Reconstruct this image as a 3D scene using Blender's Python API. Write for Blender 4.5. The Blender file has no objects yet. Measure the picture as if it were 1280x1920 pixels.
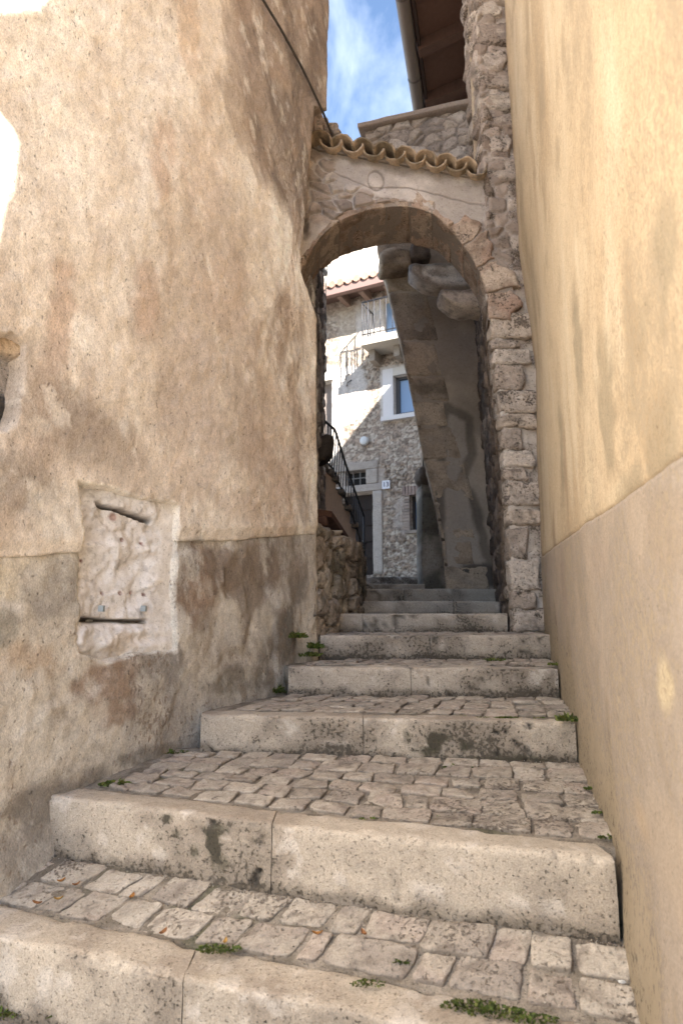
import bpy, math, random
import numpy as np
from math import radians, sin, cos, atan, pi

random.seed(4)
SC = bpy.context.scene
COL = SC.collection

# ------------------------------------------------------------------ camera model
FPX = 1200.0
TH = atan(205 / 1200)
CT, ST = cos(TH), sin(TH)

def ray(x, y):
    dx = (x - 640) / FPX
    dy = (960 - y) / FPX
    yf = CT - dy * ST
    return dx / yf, (ST + dy * CT) / yf          # X/Y , Z/Y

def at(x, y, Y):
    a, b = ray(x, y)
    return np.array([a * Y, Y, b * Y])

def on_line(x, y, X0, k):                          # vertical wall X = X0 + k*Y
    a, b = ray(x, y)
    Y = X0 / (a - k)
    return np.array([a * Y, Y, b * Y])

# ------------------------------------------------------------------ noise (numpy)
def _h(ix, iy, iz, seed):
    n = (ix.astype(np.int64) * 73856093) ^ (iy.astype(np.int64) * 19349663) ^ (iz.astype(np.int64) * 83492791) ^ (seed * 2654435761)
    n = n & 0xffffffff
    n = ((n ^ (n >> 15)) * 2246822519) & 0xffffffff
    n = ((n ^ (n >> 13)) * 3266489917) & 0xffffffff
    n = n ^ (n >> 16)
    return n / 4294967295.0

def vnoise(P, seed=0):
    P = np.asarray(P, float)
    i = np.floor(P)
    f = P - i
    i = i.astype(np.int64)
    f = f * f * (3 - 2 * f)
    r = 0
    for dx in (0, 1):
        wx = f[:, 0] if dx else 1 - f[:, 0]
        for dy in (0, 1):
            wy = f[:, 1] if dy else 1 - f[:, 1]
            for dz in (0, 1):
                wz = f[:, 2] if dz else 1 - f[:, 2]
                r = r + wx * wy * wz * _h(i[:, 0] + dx, i[:, 1] + dy, i[:, 2] + dz, seed)
    return r * 2 - 1

def fbm(P, oct=4, seed=0, gain=0.5):
    P = np.asarray(P, float)
    a, s, t = 1.0, 0.0, 0.0
    for k in range(oct):
        s = s + a * vnoise(P * (2.03 ** k) + k * 17.3, seed + k)
        t += a
        a *= gain
    return s / t * 1.6

def n2(u, v, su, sv, oct=4, seed=0, gain=.5):
    sh = np.shape(u)
    P = np.stack([np.ravel(u) * su, np.ravel(v) * sv, np.zeros(np.size(u)) + seed * 3.7], 1)
    return fbm(P, oct, seed, gain).reshape(sh)

def worley(u, v, seed=0, jit=0.85):
    sh = np.shape(u)
    u, v = np.ravel(u), np.ravel(v)
    iu, iv = np.floor(u).astype(np.int64), np.floor(v).astype(np.int64)
    f1 = np.full(u.shape, 9.0); f2 = np.full(u.shape, 9.0); rid = np.zeros(u.shape)
    z = np.zeros_like(iu)
    for dx in (-1, 0, 1):
        for dy in (-1, 0, 1):
            cx, cy = iu + dx, iv + dy
            px = cx + .5 + (_h(cx, cy, z, seed) - .5) * jit
            py = cy + .5 + (_h(cx, cy, z + 1, seed) - .5) * jit
            d = np.maximum(np.hypot(px - u, py - v), .92 * np.maximum(abs(px - u), abs(py - v)) * 1.25)
            r = _h(cx, cy, z + 2, seed)
            m = d < f1
            f2 = np.where(m, f1, np.minimum(f2, d))
            rid = np.where(m, r, rid)
            f1 = np.where(m, d, f1)
    return f1.reshape(sh), f2.reshape(sh), rid.reshape(sh)

def sstep(a, b, x):
    t = np.clip((x - a) / (b - a), 0, 1)
    return t * t * (3 - 2 * t)

DESAT = .46
def S(r, g, b, k=0.88):
    c = np.array([r, g, b]) / 255.0
    l = np.where(c < .04045, c / 12.92, ((c + .055) / 1.055) ** 2.4)
    y = l @ np.array([.25, .6, .15])
    return (l * (1 - DESAT) + y * DESAT) * k

def mixc(c, d, m):
    m = np.asarray(m)[..., None]
    return c * (1 - m) + d * m

def poly_sd(u, z, pts):                              # signed distance, negative inside
    sh = np.shape(u)
    u, z = np.ravel(u), np.ravel(z)
    d = np.full(u.shape, 1e9); ins = np.zeros(u.shape, bool)
    n = len(pts)
    for i in range(n):
        ax, ay = pts[i]; bx, by = pts[(i + 1) % n]
        ex, ey = bx - ax, by - ay
        t = np.clip(((u - ax) * ex + (z - ay) * ey) / (ex * ex + ey * ey + 1e-12), 0, 1)
        d = np.minimum(d, np.hypot(u - ax - t * ex, z - ay - t * ey))
        c = ((ay > z) != (by > z)) & (u < ex * (z - ay) / (ey + 1e-12) + ax)
        ins ^= c
    return np.where(ins, -d, d).reshape(sh)

# ------------------------------------------------------------------ scene-graph helpers
def root(name, label, cat, loc=(0, 0, 0), group=None):
    o = bpy.data.objects.new(name, None)
    o.empty_display_size = .1
    o.location = [float(c) for c in loc]
    COL.objects.link(o)
    o['label'] = label; o['category'] = cat
    if group: o['group'] = group
    return o

def tag(o, label, cat, group=None):
    o['label'] = label; o['category'] = cat
    if group: o['group'] = group
    return o

def world_loc(o):
    v = np.zeros(3)
    while o is not None:
        v += np.array(o.location); o = o.parent
    return v

def mesh_obj(name, V, F, mat, parent=None, col=None, smooth=True, label=None, kind=None, dirt=None):
    V = np.asarray(V, float).reshape(-1, 3)
    if parent is not None:
        V = V - world_loc(parent)
        origin = np.zeros(3)
    else:
        origin = np.array([V[:, 0].mean(), V[:, 1].mean(), V[:, 2].min()])
        V = V - origin
    me = bpy.data.meshes.new(name)
    if isinstance(F, np.ndarray):
        me.vertices.add(len(V)); me.vertices.foreach_set('co', V.ravel().astype(np.float32))
        k = F.shape[1]
        me.loops.add(F.size); me.loops.foreach_set('vertex_index', F.ravel().astype(np.int32))
        me.polygons.add(len(F))
        me.polygons.foreach_set('loop_start', np.arange(0, F.size, k, dtype=np.int32))
        me.update(calc_edges=True)
    else:
        me.from_pydata(V.tolist(), [], [list(map(int, f)) for f in F])
    me.validate()
    if smooth:
        me.polygons.foreach_set('use_smooth', np.ones(len(me.polygons), bool))
    if col is not None:
        c = np.asarray(col, float)
        if c.ndim == 1: c = np.tile(c, (len(V), 1))
        c = c.reshape(len(V), -1)
        if c.shape[1] == 3:
            dd = np.zeros(len(V)) if dirt is None else np.ravel(dirt)
            if len(dd) < len(V): dd = np.concatenate([dd, np.zeros(len(V) - len(dd))])
            c = np.concatenate([c, dd[:, None]], 1)
        at_ = me.color_attributes.new('Col', 'FLOAT_COLOR', 'POINT')
        at_.data.foreach_set('color', c.ravel().astype(np.float32))
    if mat is not None: me.materials.append(mat)
    o = bpy.data.objects.new(name, me)
    o.location = origin
    COL.objects.link(o)
    if parent is not None: o.parent = parent
    if label: o['label'] = label
    if kind: o['kind'] = kind
    return o

class MB:
    def __init__(s): s.V = []; s.F = []; s.C = []; s.n = 0
    def add(s, V, F, c=(.5, .5, .5)):
        V = np.asarray(V, float).reshape(-1, 3)
        c = np.asarray(c, float)
        if c.ndim == 1: c = np.tile(c, (len(V), 1))
        if c.shape[1] == 3: c = np.concatenate([c, np.zeros((len(c), 1))], 1)
        s.V.append(V); s.C.append(c)
        s.F.extend([[i + s.n for i in f] for f in (F.tolist() if isinstance(F, np.ndarray) else F)])
        s.n += len(V)
        return s
    def box(s, c, h, ax=None, col=(.5, .5, .5)):
        sg = np.array([[-1, -1, -1], [1, -1, -1], [1, 1, -1], [-1, 1, -1], [-1, -1, 1], [1, -1, 1], [1, 1, 1], [-1, 1, 1]], float) * np.array(h)
        if ax is not None: sg = sg @ np.array(ax)
        return s.add(sg + np.array(c), [[0, 3, 2, 1], [4, 5, 6, 7], [0, 1, 5, 4], [1, 2, 6, 5], [2, 3, 7, 6], [3, 0, 4, 7]], col)
    def tube(s, pts, r, n=8, col=(.5, .5, .5)):
        pts = np.asarray(pts, float)
        V = []; F = []
        for i, p in enumerate(pts):
            t = pts[min(i + 1, len(pts) - 1)] - pts[max(i - 1, 0)]
            t = t / (np.linalg.norm(t) + 1e-9)
            a = np.cross(t, [0, 0, 1.0]) if abs(t[2]) < .95 else np.cross(t, [1.0, 0, 0])
            a /= np.linalg.norm(a); b = np.cross(t, a)
            rr = r[i] if hasattr(r, '__len__') else r
            for k in range(n):
                V.append(p + rr * (cos(2 * pi * k / n) * a + sin(2 * pi * k / n) * b))
        for i in range(len(pts) - 1):
            for k in range(n):
                F.append([i * n + k, i * n + (k + 1) % n, (i + 1) * n + (k + 1) % n, (i + 1) * n + k])
        F.append(list(range(n))[::-1]); F.append([(len(pts) - 1) * n + k for k in range(n)])
        return s.add(V, F, col)
    def build(s, name, mat, parent=None, smooth=False, label=None, kind=None):
        return mesh_obj(name, np.concatenate(s.V), s.F, mat, parent, np.concatenate(s.C), smooth, label, kind)

def grid_faces(nu, nv, flip=False):
    i, j = np.meshgrid(np.arange(nu - 1), np.arange(nv - 1), indexing='ij')
    a = i * nv + j
    F = np.stack([a, a + nv, a + nv + 1, a + 1], -1).reshape(-1, 4)
    return F[:, ::-1].copy() if flip else F

def grid_mesh(name, P, mat, parent, col, back, flip=False, label=None, keep=None, kind=None, dirt=None):
    """P (nu,nv,3) front surface; back = vector the boundary is extruded by (thickness)."""
    nu, nv = P.shape[:2]
    F = grid_faces(nu, nv, flip)
    if keep is not None:
        k = keep.ravel(); F = F[k[F].all(1)]
    V = P.reshape(-1, 3); C = np.broadcast_to(col, (nu, nv, 3)).reshape(-1, 3)
    if back is not None and keep is None:
        ring = [i * nv for i in range(nu)] + [(nu - 1) * nv + j for j in range(1, nv)] + \
               [i * nv + nv - 1 for i in range(nu - 2, -1, -1)] + [j for j in range(nv - 2, 0, -1)]
        ring = np.array(ring); m = len(ring); b0 = len(V)
        V = np.concatenate([V, V[ring] + (back(V[ring]) if callable(back) else np.asarray(back))]); C = np.concatenate([C, C[ring]])
        k = np.arange(m); k2 = (k + 1) % m
        R = np.stack([ring[k2], ring[k], b0 + k, b0 + k2], 1)
        if flip: R = R[:, ::-1]
        # back: bridge opposite sides of the ring coarsely
        bi = {int(ring[q]): b0 + q for q in range(m)}
        B = []
        for i in range(nu - 1):
            B.append([bi[i * nv], bi[i * nv + nv - 1], bi[(i + 1) * nv + nv - 1], bi[(i + 1) * nv]])
        B = np.array(B)
        if flip: B = B[:, ::-1]
        F = np.concatenate([F, R, B])
    return mesh_obj(name, V, F, mat, parent, C, True, label, kind, dirt)

_bg = {}
def boxgrid(nx, ny, nz):
    key = (nx, ny, nz)
    if key in _bg: return _bg[key]
    ids = {}; V = []; F = []
    def cs(n):
        t = np.linspace(-1, 1, n + 1)
        return np.sign(t) * (1 - (1 - abs(t)) ** 1.35)
    c = [cs(nx), cs(ny), cs(nz)]; n = (nx, ny, nz)
    def vid(i):
        if i not in ids:
            ids[i] = len(V); V.append([c[0][i[0]], c[1][i[1]], c[2][i[2]]])
        return ids[i]
    for ax in range(3):
        a, b = (ax + 1) % 3, (ax + 2) % 3
        for side in (0, n[ax]):
            for i in range(n[a]):
                for j in range(n[b]):
                    q = []
                    for di, dj in ((0, 0), (1, 0), (1, 1), (0, 1)):
                        t = [0, 0, 0]; t[ax] = side; t[a] = i + di; t[b] = j + dj
                        q.append(vid(tuple(t)))
                    F.append(q if side else q[::-1])
    _bg[key] = (np.array(V, float), np.array(F))
    return _bg[key]

def rbox(h, r, n):
    U, F = boxgrid(*n)
    h = np.array(h, float); r = min(r, h.min() * .98)
    c = U * h
    inner = np.clip(c, -(h - r), h - r)
    d = c - inner
    L = np.linalg.norm(d, axis=1, keepdims=True) + 1e-9
    N = d / L
    return inner + N * r, N, F

def stone(c, h, ax=None, r=.03, seed=0, amp=.012, fr=9.0, n=(8, 8, 6), amp2=.004, plan=None):
    V, N, F = rbox(h, r, n)
    P = V + seed * 7.13
    V = V + N * (fbm(P * fr, 3, seed)[:, None] * amp + fbm(P * fr * 4.1, 3, seed + 5)[:, None] * amp2)
    plan = amp if plan is None else plan
    V[:, 0] += fbm(P * fr * .8, 2, seed + 9) * plan
    V[:, 2] += fbm(P * fr * .8, 2, seed + 11) * plan * .8
    if ax is not None: V = V @ np.array(ax)
    return V + np.array(c), F

# ------------------------------------------------------------------ materials
def make_mat(name, use_col=True, base=(.4, .35, .3), s=(7, 45, 170), a=(.12, .2, .22), pit=.35, pit_s=120, bump=.5, dist=.004, rough=.92, stretch=(1, 1, 1), metal=0, spec=.25, speck=(85, (88, 74, 56)), pit_t=(.61, .70), rot=(0, 0, 0), crack=0):
    m = bpy.data.materials.new(name); m.use_nodes = True
    nt = m.node_tree; N = nt.nodes; L = nt.links
    bs = N['Principled BSDF']
    bs.inputs['Roughness'].default_value = rough
    bs.inputs['Metallic'].default_value = metal
    bs.inputs['Specular IOR Level'].default_value = spec
    tc = N.new('ShaderNodeTexCoord'); mp = N.new('ShaderNodeMapping')
    mp.inputs['Scale'].default_value = stretch; mp.inputs['Rotation'].default_value = rot
    L.new(tc.outputs['Object'], mp.inputs['Vector'])
    tot = None; hgt = None
    for k in range(3):
        nz = N.new('ShaderNodeTexNoise')
        nz.inputs['Scale'].default_value = s[k]; nz.inputs['Detail'].default_value = 6 if k < 2 else 3
        nz.inputs['Roughness'].default_value = .62
        L.new(mp.outputs[0], nz.inputs['Vector'])
        ma = N.new('ShaderNodeMath'); ma.operation = 'MULTIPLY_ADD'
        L.new(nz.outputs[0], ma.inputs[0]); ma.inputs[1].default_value = a[k] * 3.2; ma.inputs[2].default_value = -a[k] * 1.6
        if tot is None: tot = ma.outputs[0]
        else:
            ad = N.new('ShaderNodeMath'); L.new(tot, ad.inputs[0]); L.new(ma.outputs[0], ad.inputs[1]); tot = ad.outputs[0]
        mh = N.new('ShaderNodeMath'); mh.operation = 'MULTIPLY'
        L.new(nz.outputs[0], mh.inputs[0]); mh.inputs[1].default_value = (1.0, .7, .35)[k]
        if hgt is None: hgt = mh.outputs[0]
        else:
            ad = N.new('ShaderNodeMath'); L.new(hgt, ad.inputs[0]); L.new(mh.outputs[0], ad.inputs[1]); hgt = ad.outputs[0]
    f = N.new('ShaderNodeMath'); f.inputs[1].default_value = 1.0; L.new(tot, f.inputs[0]); fac = f.outputs[0]
    if pit > 0:
        pn = N.new('ShaderNodeTexNoise'); pn.inputs['Scale'].default_value = pit_s; pn.inputs['Detail'].default_value = 2
        L.new(mp.outputs[0], pn.inputs['Vector'])
        rp = N.new('ShaderNodeMapRange'); rp.inputs[1].default_value = pit_t[0]; rp.inputs[2].default_value = pit_t[1]
        rp.inputs[3].default_value = 1.0; rp.inputs[4].default_value = 1 - pit
        L.new(pn.outputs[0], rp.inputs[0])
        mu = N.new('ShaderNodeMath'); mu.operation = 'MULTIPLY'; L.new(fac, mu.inputs[0]); L.new(rp.outputs[0], mu.inputs[1]); fac = mu.outputs[0]
        ad = N.new('ShaderNodeMath'); L.new(hgt, ad.inputs[0]); L.new(rp.outputs[0], ad.inputs[1]); hgt = ad.outputs[0]
    vm = N.new('ShaderNodeVectorMath'); vm.operation = 'SCALE'
    if use_col:
        ca = N.new('ShaderNodeAttribute'); ca.attribute_name = 'Col'
        L.new(ca.outputs['Color'], vm.inputs[0])
    else:
        vm.inputs[0].default_value = base
    L.new(fac, vm.inputs['Scale'])
    if use_col:
        dn = N.new('ShaderNodeTexNoise'); dn.inputs['Scale'].default_value = speck[0]; dn.inputs['Detail'].default_value = 5; dn.inputs['Roughness'].default_value = .6
        L.new(mp.outputs[0], dn.inputs['Vector'])
        da = N.new('ShaderNodeMath'); da.operation = 'MULTIPLY_ADD'; L.new(ca.outputs['Alpha'], da.inputs[0]); da.inputs[1].default_value = .36; L.new(dn.outputs[0], da.inputs[2])
        dr_ = N.new('ShaderNodeMapRange'); dr_.inputs[1].default_value = .70; dr_.inputs[2].default_value = .80; dr_.inputs[3].default_value = 0; dr_.inputs[4].default_value = .78
        L.new(da.outputs[0], dr_.inputs[0])
        dfac = dr_.outputs[0]
        if crack:
            cn = N.new('ShaderNodeTexNoise'); cn.inputs['Scale'].default_value = 5; cn.inputs['Detail'].default_value = 5
            L.new(tc.outputs['Object'], cn.inputs['Vector'])
            cs_ = N.new('ShaderNodeVectorMath'); cs_.operation = 'MULTIPLY_ADD'; L.new(cn.outputs['Color'], cs_.inputs[0]); cs_.inputs[1].default_value = (.35, .35, .35); L.new(tc.outputs['Object'], cs_.inputs[2])
            cv = N.new('ShaderNodeTexVoronoi'); cv.feature = 'DISTANCE_TO_EDGE'; cv.inputs['Scale'].default_value = crack; L.new(cs_.outputs[0], cv.inputs['Vector'])
            c1 = N.new('ShaderNodeMapRange'); c1.inputs[1].default_value = .0015 * crack; c1.inputs[2].default_value = .004 * crack; c1.inputs[3].default_value = 1; c1.inputs[4].default_value = 0
            L.new(cv.outputs['Distance'], c1.inputs[0])
            cm = N.new('ShaderNodeTexNoise'); cm.inputs['Scale'].default_value = 1.7; L.new(tc.outputs['Object'], cm.inputs['Vector'])
            c2 = N.new('ShaderNodeMapRange'); c2.inputs[1].default_value = .52; c2.inputs[2].default_value = .60; L.new(cm.outputs[0], c2.inputs[0]); c2.inputs[4].default_value = .7
            c3 = N.new('ShaderNodeMath'); c3.operation = 'MULTIPLY'; L.new(c1.outputs[0], c3.inputs[0]); L.new(c2.outputs[0], c3.inputs[1])
            c4 = N.new('ShaderNodeMath'); c4.operation = 'MAXIMUM'; L.new(c3.outputs[0], c4.inputs[0]); L.new(dfac, c4.inputs[1]); dfac = c4.outputs[0]
        dm = N.new('ShaderNodeMix'); dm.data_type = 'RGBA'
        L.new(dfac, dm.inputs[0]); L.new(vm.outputs[0], dm.inputs[6]); dm.inputs[7].default_value = tuple(S(*speck[1])) + (1,)
        L.new(dm.outputs[2], bs.inputs['Base Color'])
        hs = N.new('ShaderNodeMath'); hs.operation = 'MULTIPLY_ADD'; L.new(dfac, hs.inputs[0]); hs.inputs[1].default_value = -.6; L.new(hgt, hs.inputs[2]); hgt = hs.outputs[0]
    else:
        L.new(vm.outputs[0], bs.inputs['Base Color'])
    if bump > 0:
        bp = N.new('ShaderNodeBump'); bp.inputs['Strength'].default_value = bump; bp.inputs['Distance'].default_value = dist
        L.new(hgt, bp.inputs['Height']); L.new(bp.outputs[0], bs.inputs['Normal'])
    return m

M = {}
M['plaster'] = make_mat('rough_plaster', s=(22, 80, 240), a=(.12, .20, .36), pit=.45, pit_s=85, pit_t=(.67, .73), bump=.9, dist=.005, stretch=(1, 1, .6), rot=(0, .45, 0), speck=(70, (156, 128, 102)))
M['yellow'] = make_mat('yellow_plaster', s=(14, 55, 240), a=(.07, .13, .30), pit=.35, pit_s=110, bump=.55, dist=.004, stretch=(1, 1, .75), pit_t=(.64, .72), speck=(80, (172, 148, 106)))
M['stone'] = make_mat('weathered_stone', s=(10, 55, 190), a=(.14, .28, .34), pit=.55, pit_s=80, bump=1.0, dist=.008, speck=(70, (78, 62, 50)))
M['kerb'] = make_mat('kerb_stone', s=(9, 70, 260), a=(.10, .20, .34), pit=.4, pit_s=150, bump=.9, dist=.004, speck=(75, (84, 74, 58)))
M['cobble'] = make_mat('cobble_stone', s=(16, 60, 220), a=(.10, .24, .3), pit=.35, pit_s=110, bump=1.0, dist=.006, speck=(95, (110, 92, 74)))
M['bed'] = make_mat('joint_earth', s=(20, 90, 300), a=(.2, .3, .35), pit=.5, pit_s=160, bump=1.0, dist=.006)
M['mortar'] = make_mat('lime_mortar', s=(6, 35, 150), a=(.08, .12, .16), pit=.25, pit_s=80, bump=.6, dist=.005)
M['rubble'] = make_mat('rubble_stone', s=(12, 40, 110), a=(.15, .25, .25), pit=.45, pit_s=45, bump=1.0, dist=.012)
M['tile'] = make_mat('clay_tile', s=(10, 40, 140), a=(.2, .25, .2), pit=.3, bump=.6, dist=.004)
M['wood'] = make_mat('old_wood', s=(3, 18, 60), a=(.15, .3, .2), pit=0, bump=.5, dist=.004, stretch=(8, 8, 1), rough=.75)
M['iron'] = make_mat('painted_iron', use_col=True, s=(10, 60, 150), a=(.05, .1, .1), pit=0, bump=.15, dist=.002, rough=.5, spec=.4)
M['paint'] = make_mat('painted_surface', s=(4, 30, 150), a=(.03, .04, .04), pit=0, bump=.1, dist=.002, rough=.6)
M['leaf'] = make_mat('leaf_green', s=(30, 120, 300), a=(.25, .25, .2), pit=0, bump=.2, dist=.002, rough=.6)

def glass_mat():
    m = bpy.data.materials.new('window_glass'); m.use_nodes = True
    b = m.node_tree.nodes['Principled BSDF']
    b.inputs['Base Color'].default_value = (.20, .30, .46, 1)  # reflected sky painted in as a pale blue base
    b.inputs['Roughness'].default_value = .06
    b.inputs['Specular IOR Level'].default_value = .8
    nz = m.node_tree.nodes.new('ShaderNodeTexNoise'); nz.inputs['Scale'].default_value = 2.2
    bp = m.node_tree.nodes.new('ShaderNodeBump'); bp.inputs['Strength'].default_value = .05
    m.node_tree.links.new(nz.outputs[0], bp.inputs['Height']); m.node_tree.links.new(bp.outputs[0], b.inputs['Normal'])
    return m
M['glass'] = glass_mat()

# ------------------------------------------------------------------ ground sheets
BASE = -.97
def ground():
    xs = np.concatenate([np.linspace(-60, -3, 12), np.linspace(-2.5, 1.5, 60), np.linspace(3, 60, 12)])
    ys = np.concatenate([np.linspace(-60, -1, 16), np.linspace(-.8, 3, 60), np.linspace(5, 120, 16)])
    X, Y = np.meshgrid(xs, ys, indexing='ij')
    near = np.exp(-((X / 4) ** 2 + ((Y - 1) / 4) ** 2))
    Z = BASE - .012 + .006 * n2(X, Y, 6, 6, 3, 3) * near
    C = mixc(np.broadcast_to(S(178, 158, 136), X.shape + (3,)), S(140, 122, 102), sstep(-.2, .5, n2(X, Y, 1.3, 1.3, 4, 8)))
    o = grid_mesh('ground', np.stack([X, Y, Z], -1), M['bed'], None, C, None, kind='structure')
    return o
ground()

# ------------------------------------------------------------------ the steps
def lw(Y): return -2.28 + .62 * Y                 # left wall line
def rw(Y):                                         # right wall line
    return .674 + (max(Y, .5) - 1.657) * .243

STEPS = [
    dict(n=[(-1.42, 2.02), (-.88, 1.81), (-.378, 1.62), (0, 1.50), (.57, 1.285)], h=-.80, b=-1.0, joints=[-.36], d=.15, tone=0,
         lab='lowest stone step, pale and worn, cut off by the bottom of the view'),
    dict(n=[(-.94, 2.175), (-.191, 1.883), (.638, 1.609)], h=-.55, b=-.76, joints=[-.191], d=.135, tone=0,
         lab='tall pale stone step with mossy pits near its left block, second from the bottom'),
    dict(n=[(-.55, 2.607), (.842, 2.403)], h=-.36, b=-.53, joints=[.082], d=.13, tone=.3,
         lab='stone step with a big dark green moss stain on its right block'),
    dict(n=[(-.25, 3.092), (.985, 2.991)], h=-.21, b=-.37, joints=[.32], d=.13, tone=.62,
         lab='grey stone step ending in a weed clump at the foot of the left wall'),
    dict(n=[(-.115, 3.5), (1.125, 3.5)], h=-.0725, b=-.23, joints=[.475], d=.13, tone=.75,
         lab='grey stone step directly in front of the arch pier, reaching the yellow wall'),
    dict(n=[(-.03, 4.0), (1.022, 4.0)], h=.048, b=-.09, joints=[.13], d=.16, tone=.7,
         lab='grey stone step under the arch, its right end against the pier stones'),
    dict(n=[(.1, 4.9), (1.2, 4.9)], h=.152, b=.0, joints=[.85], d=.2, tone=.8,
         lab='wide shaded step just behind the arch, with a short block at its right'),
    dict(n=[(.12, 5.7), (1.38, 5.7)], h=.284, b=.1, joints=[.55], d=.2, tone=.85,
         lab='wide shaded step at the foot of the grey buttress wall'),
    dict(n=[(.1, 6.95), (.9, 6.95)], h=.40, b=.25, joints=[.4], d=.3, tone=.95,
         lab='narrow dark green step left of the mossy pilaster, lower of the two'),
    dict(n=[(.1, 8.0), (1.03, 8.0)], h=.55, b=.36, joints=[.62], d=.3, tone=.95,
         lab='topmost narrow dark step in front of the old brown door'),
]
def nose(k, X):
    p = STEPS[k]['n']
    xs = [q[0] for q in p]; ys = [q[1] for q in p]
    X = np.asarray(X, float)
    r = np.interp(X, xs, ys)
    sl0 = (ys[1] - ys[0]) / (xs[1] - xs[0]); sl1 = (ys[-1] - ys[-2]) / (xs[-1] - xs[-2])
    r = np.where(X < xs[0], ys[0] + (X - xs[0]) * sl0, r)
    return np.where(X > xs[-1], ys[-1] + (X - xs[-1]) * sl1, r)

def kerb_colour(V, N, tone, seed, moss=(), zb=None):
    warm = S(198, 178, 148); warm2 = S(172, 150, 122); grey = S(188, 170, 146); grey2 = S(158, 142, 122)
    a = fbm(V * 4.0, 4, seed); b = fbm(V * 15.0, 4, seed + 3); c3 = fbm(V * 45.0, 3, seed + 6)
    c = mixc(np.tile(warm, (len(V), 1)), warm2, sstep(-.3, .6, a))
    g = mixc(np.tile(grey, (len(V), 1)), grey2, sstep(-.3, .5, a))
    c = c * (1 - tone) + g * tone
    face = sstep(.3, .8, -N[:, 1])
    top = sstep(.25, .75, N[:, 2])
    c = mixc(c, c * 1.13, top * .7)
    lich_shade = sstep(-.25, .7, a * .9 + b * .45) * face
    c = mixc(c, S(146, 130, 108), lich_shade * .8)  # lichen blotches, with riser shade painted into the same darkening
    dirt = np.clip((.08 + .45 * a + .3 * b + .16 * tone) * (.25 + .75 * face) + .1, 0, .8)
    c = mixc(c, S(228, 214, 196), sstep(.35, .7, -b + .2 * c3) * .5)
    gr = sstep(.075, .03, V[:, 2] - zb + .035 * b)
    c = mixc(c, S(112, 96, 74), gr * .75); dirt = np.clip(dirt + .5 * gr, 0, 1)
    for (mx, mz, rx, rz, st) in moss:
        d = np.hypot((V[:, 0] - mx) / rx, (V[:, 2] - mz) / rz) + b * .55 + c3 * .35
        m = sstep(1.0, .45, d) * st
        c = mixc(c, S(64, 66, 28), m * .9)
        dirt = np.maximum(dirt, m)
    return np.concatenate([c, dirt[:, None]], 1)

def make_kerb(k, parent):
    s = STEPS[k]
    xs = [s['n'][0][0]] + s['joints'] + [s['n'][-1][0]]
    zt, zb = s['h'], s['b']
    moss = {1: [(-.36, -.585, .04, .025, .8), (-.36, -.64, .028, .05, 1), (-.52, -.575, .03, .02, .9), (-.33, -.68, .03, .04, .6), (-.48, -.61, .02, .02, .7), (-.42, -.65, .018, .02, .7)],
            2: [(.36, -.43, .06, .035, 1), (.46, -.455, .07, .04, 1), (.3, -.47, .1, .02, .7), (.55, -.49, .25, .012, .8), (.25, -.43, .03, .03, .6)]}.get(k, ())
    for bi in range(len(xs) - 1):
        x0, x1 = xs[bi], xs[bi + 1]
        L = x1 - x0
        fine = .008 if k < 3 else (.014 if k < 5 else .03)
        n = (max(6, int(L / fine)), 9, max(6, int((zt - zb) / fine)))
        gap = .0014
        h = (L / 2 - gap, s['d'] / 2, (zt - zb) / 2)
        U0, F = boxgrid(*n)
        hh = np.array(h); r = .017 if k < 5 else .012
        c0 = U0 * hh; inn = c0.copy(); inn[:, 1:] = np.clip(c0[:, 1:], -(hh[1:] - r), hh[1:] - r)
        dv = c0 - inn; ln = np.linalg.norm(dv, axis=1, keepdims=True)
        N = np.where(ln > 1e-6, dv / np.maximum(ln, 1e-6), np.stack([np.sign(c0[:, 0]), 0 * c0[:, 0], 0 * c0[:, 0]], 1))
        V = np.where(ln > 1e-6, inn + N * r, c0)
        W = V.copy()
        sd = 40 + k * 5 + bi
        W[:, 0] = V[:, 0] + (x0 + x1) / 2
        W[:, 1] = nose(k, W[:, 0]) + V[:, 1] + s['d'] / 2
        W[:, 2] = V[:, 2] + (zt + zb) / 2
        amp = .006 if k < 5 else .004
        dsp = fbm(W * 5, 3, sd) * amp + fbm(W * 28, 3, sd + 2) * amp * .42
        edge = (abs(N).max(1) < .97)
        chip = np.clip(fbm(W * 17, 4, sd + 4) - .22, 0, 1) * .022
        dsp = dsp - np.where(edge, chip, 0)
        holes = np.clip(fbm(W * 30, 3, sd + 6) - .55, 0, 1) * .05 * sstep(.3, .8, -N[:, 1]) * sstep(.0, .4, fbm(W * 3, 3, sd + 8))
        W = W + N * (dsp - holes)[:, None]
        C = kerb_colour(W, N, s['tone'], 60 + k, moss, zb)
        C[:, :3] = mixc(C[:, :3], S(70, 60, 46), np.clip(holes * 120, 0, .7))
        mesh_obj('kerb_stone', W, F, M['kerb'], parent, C)

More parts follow.
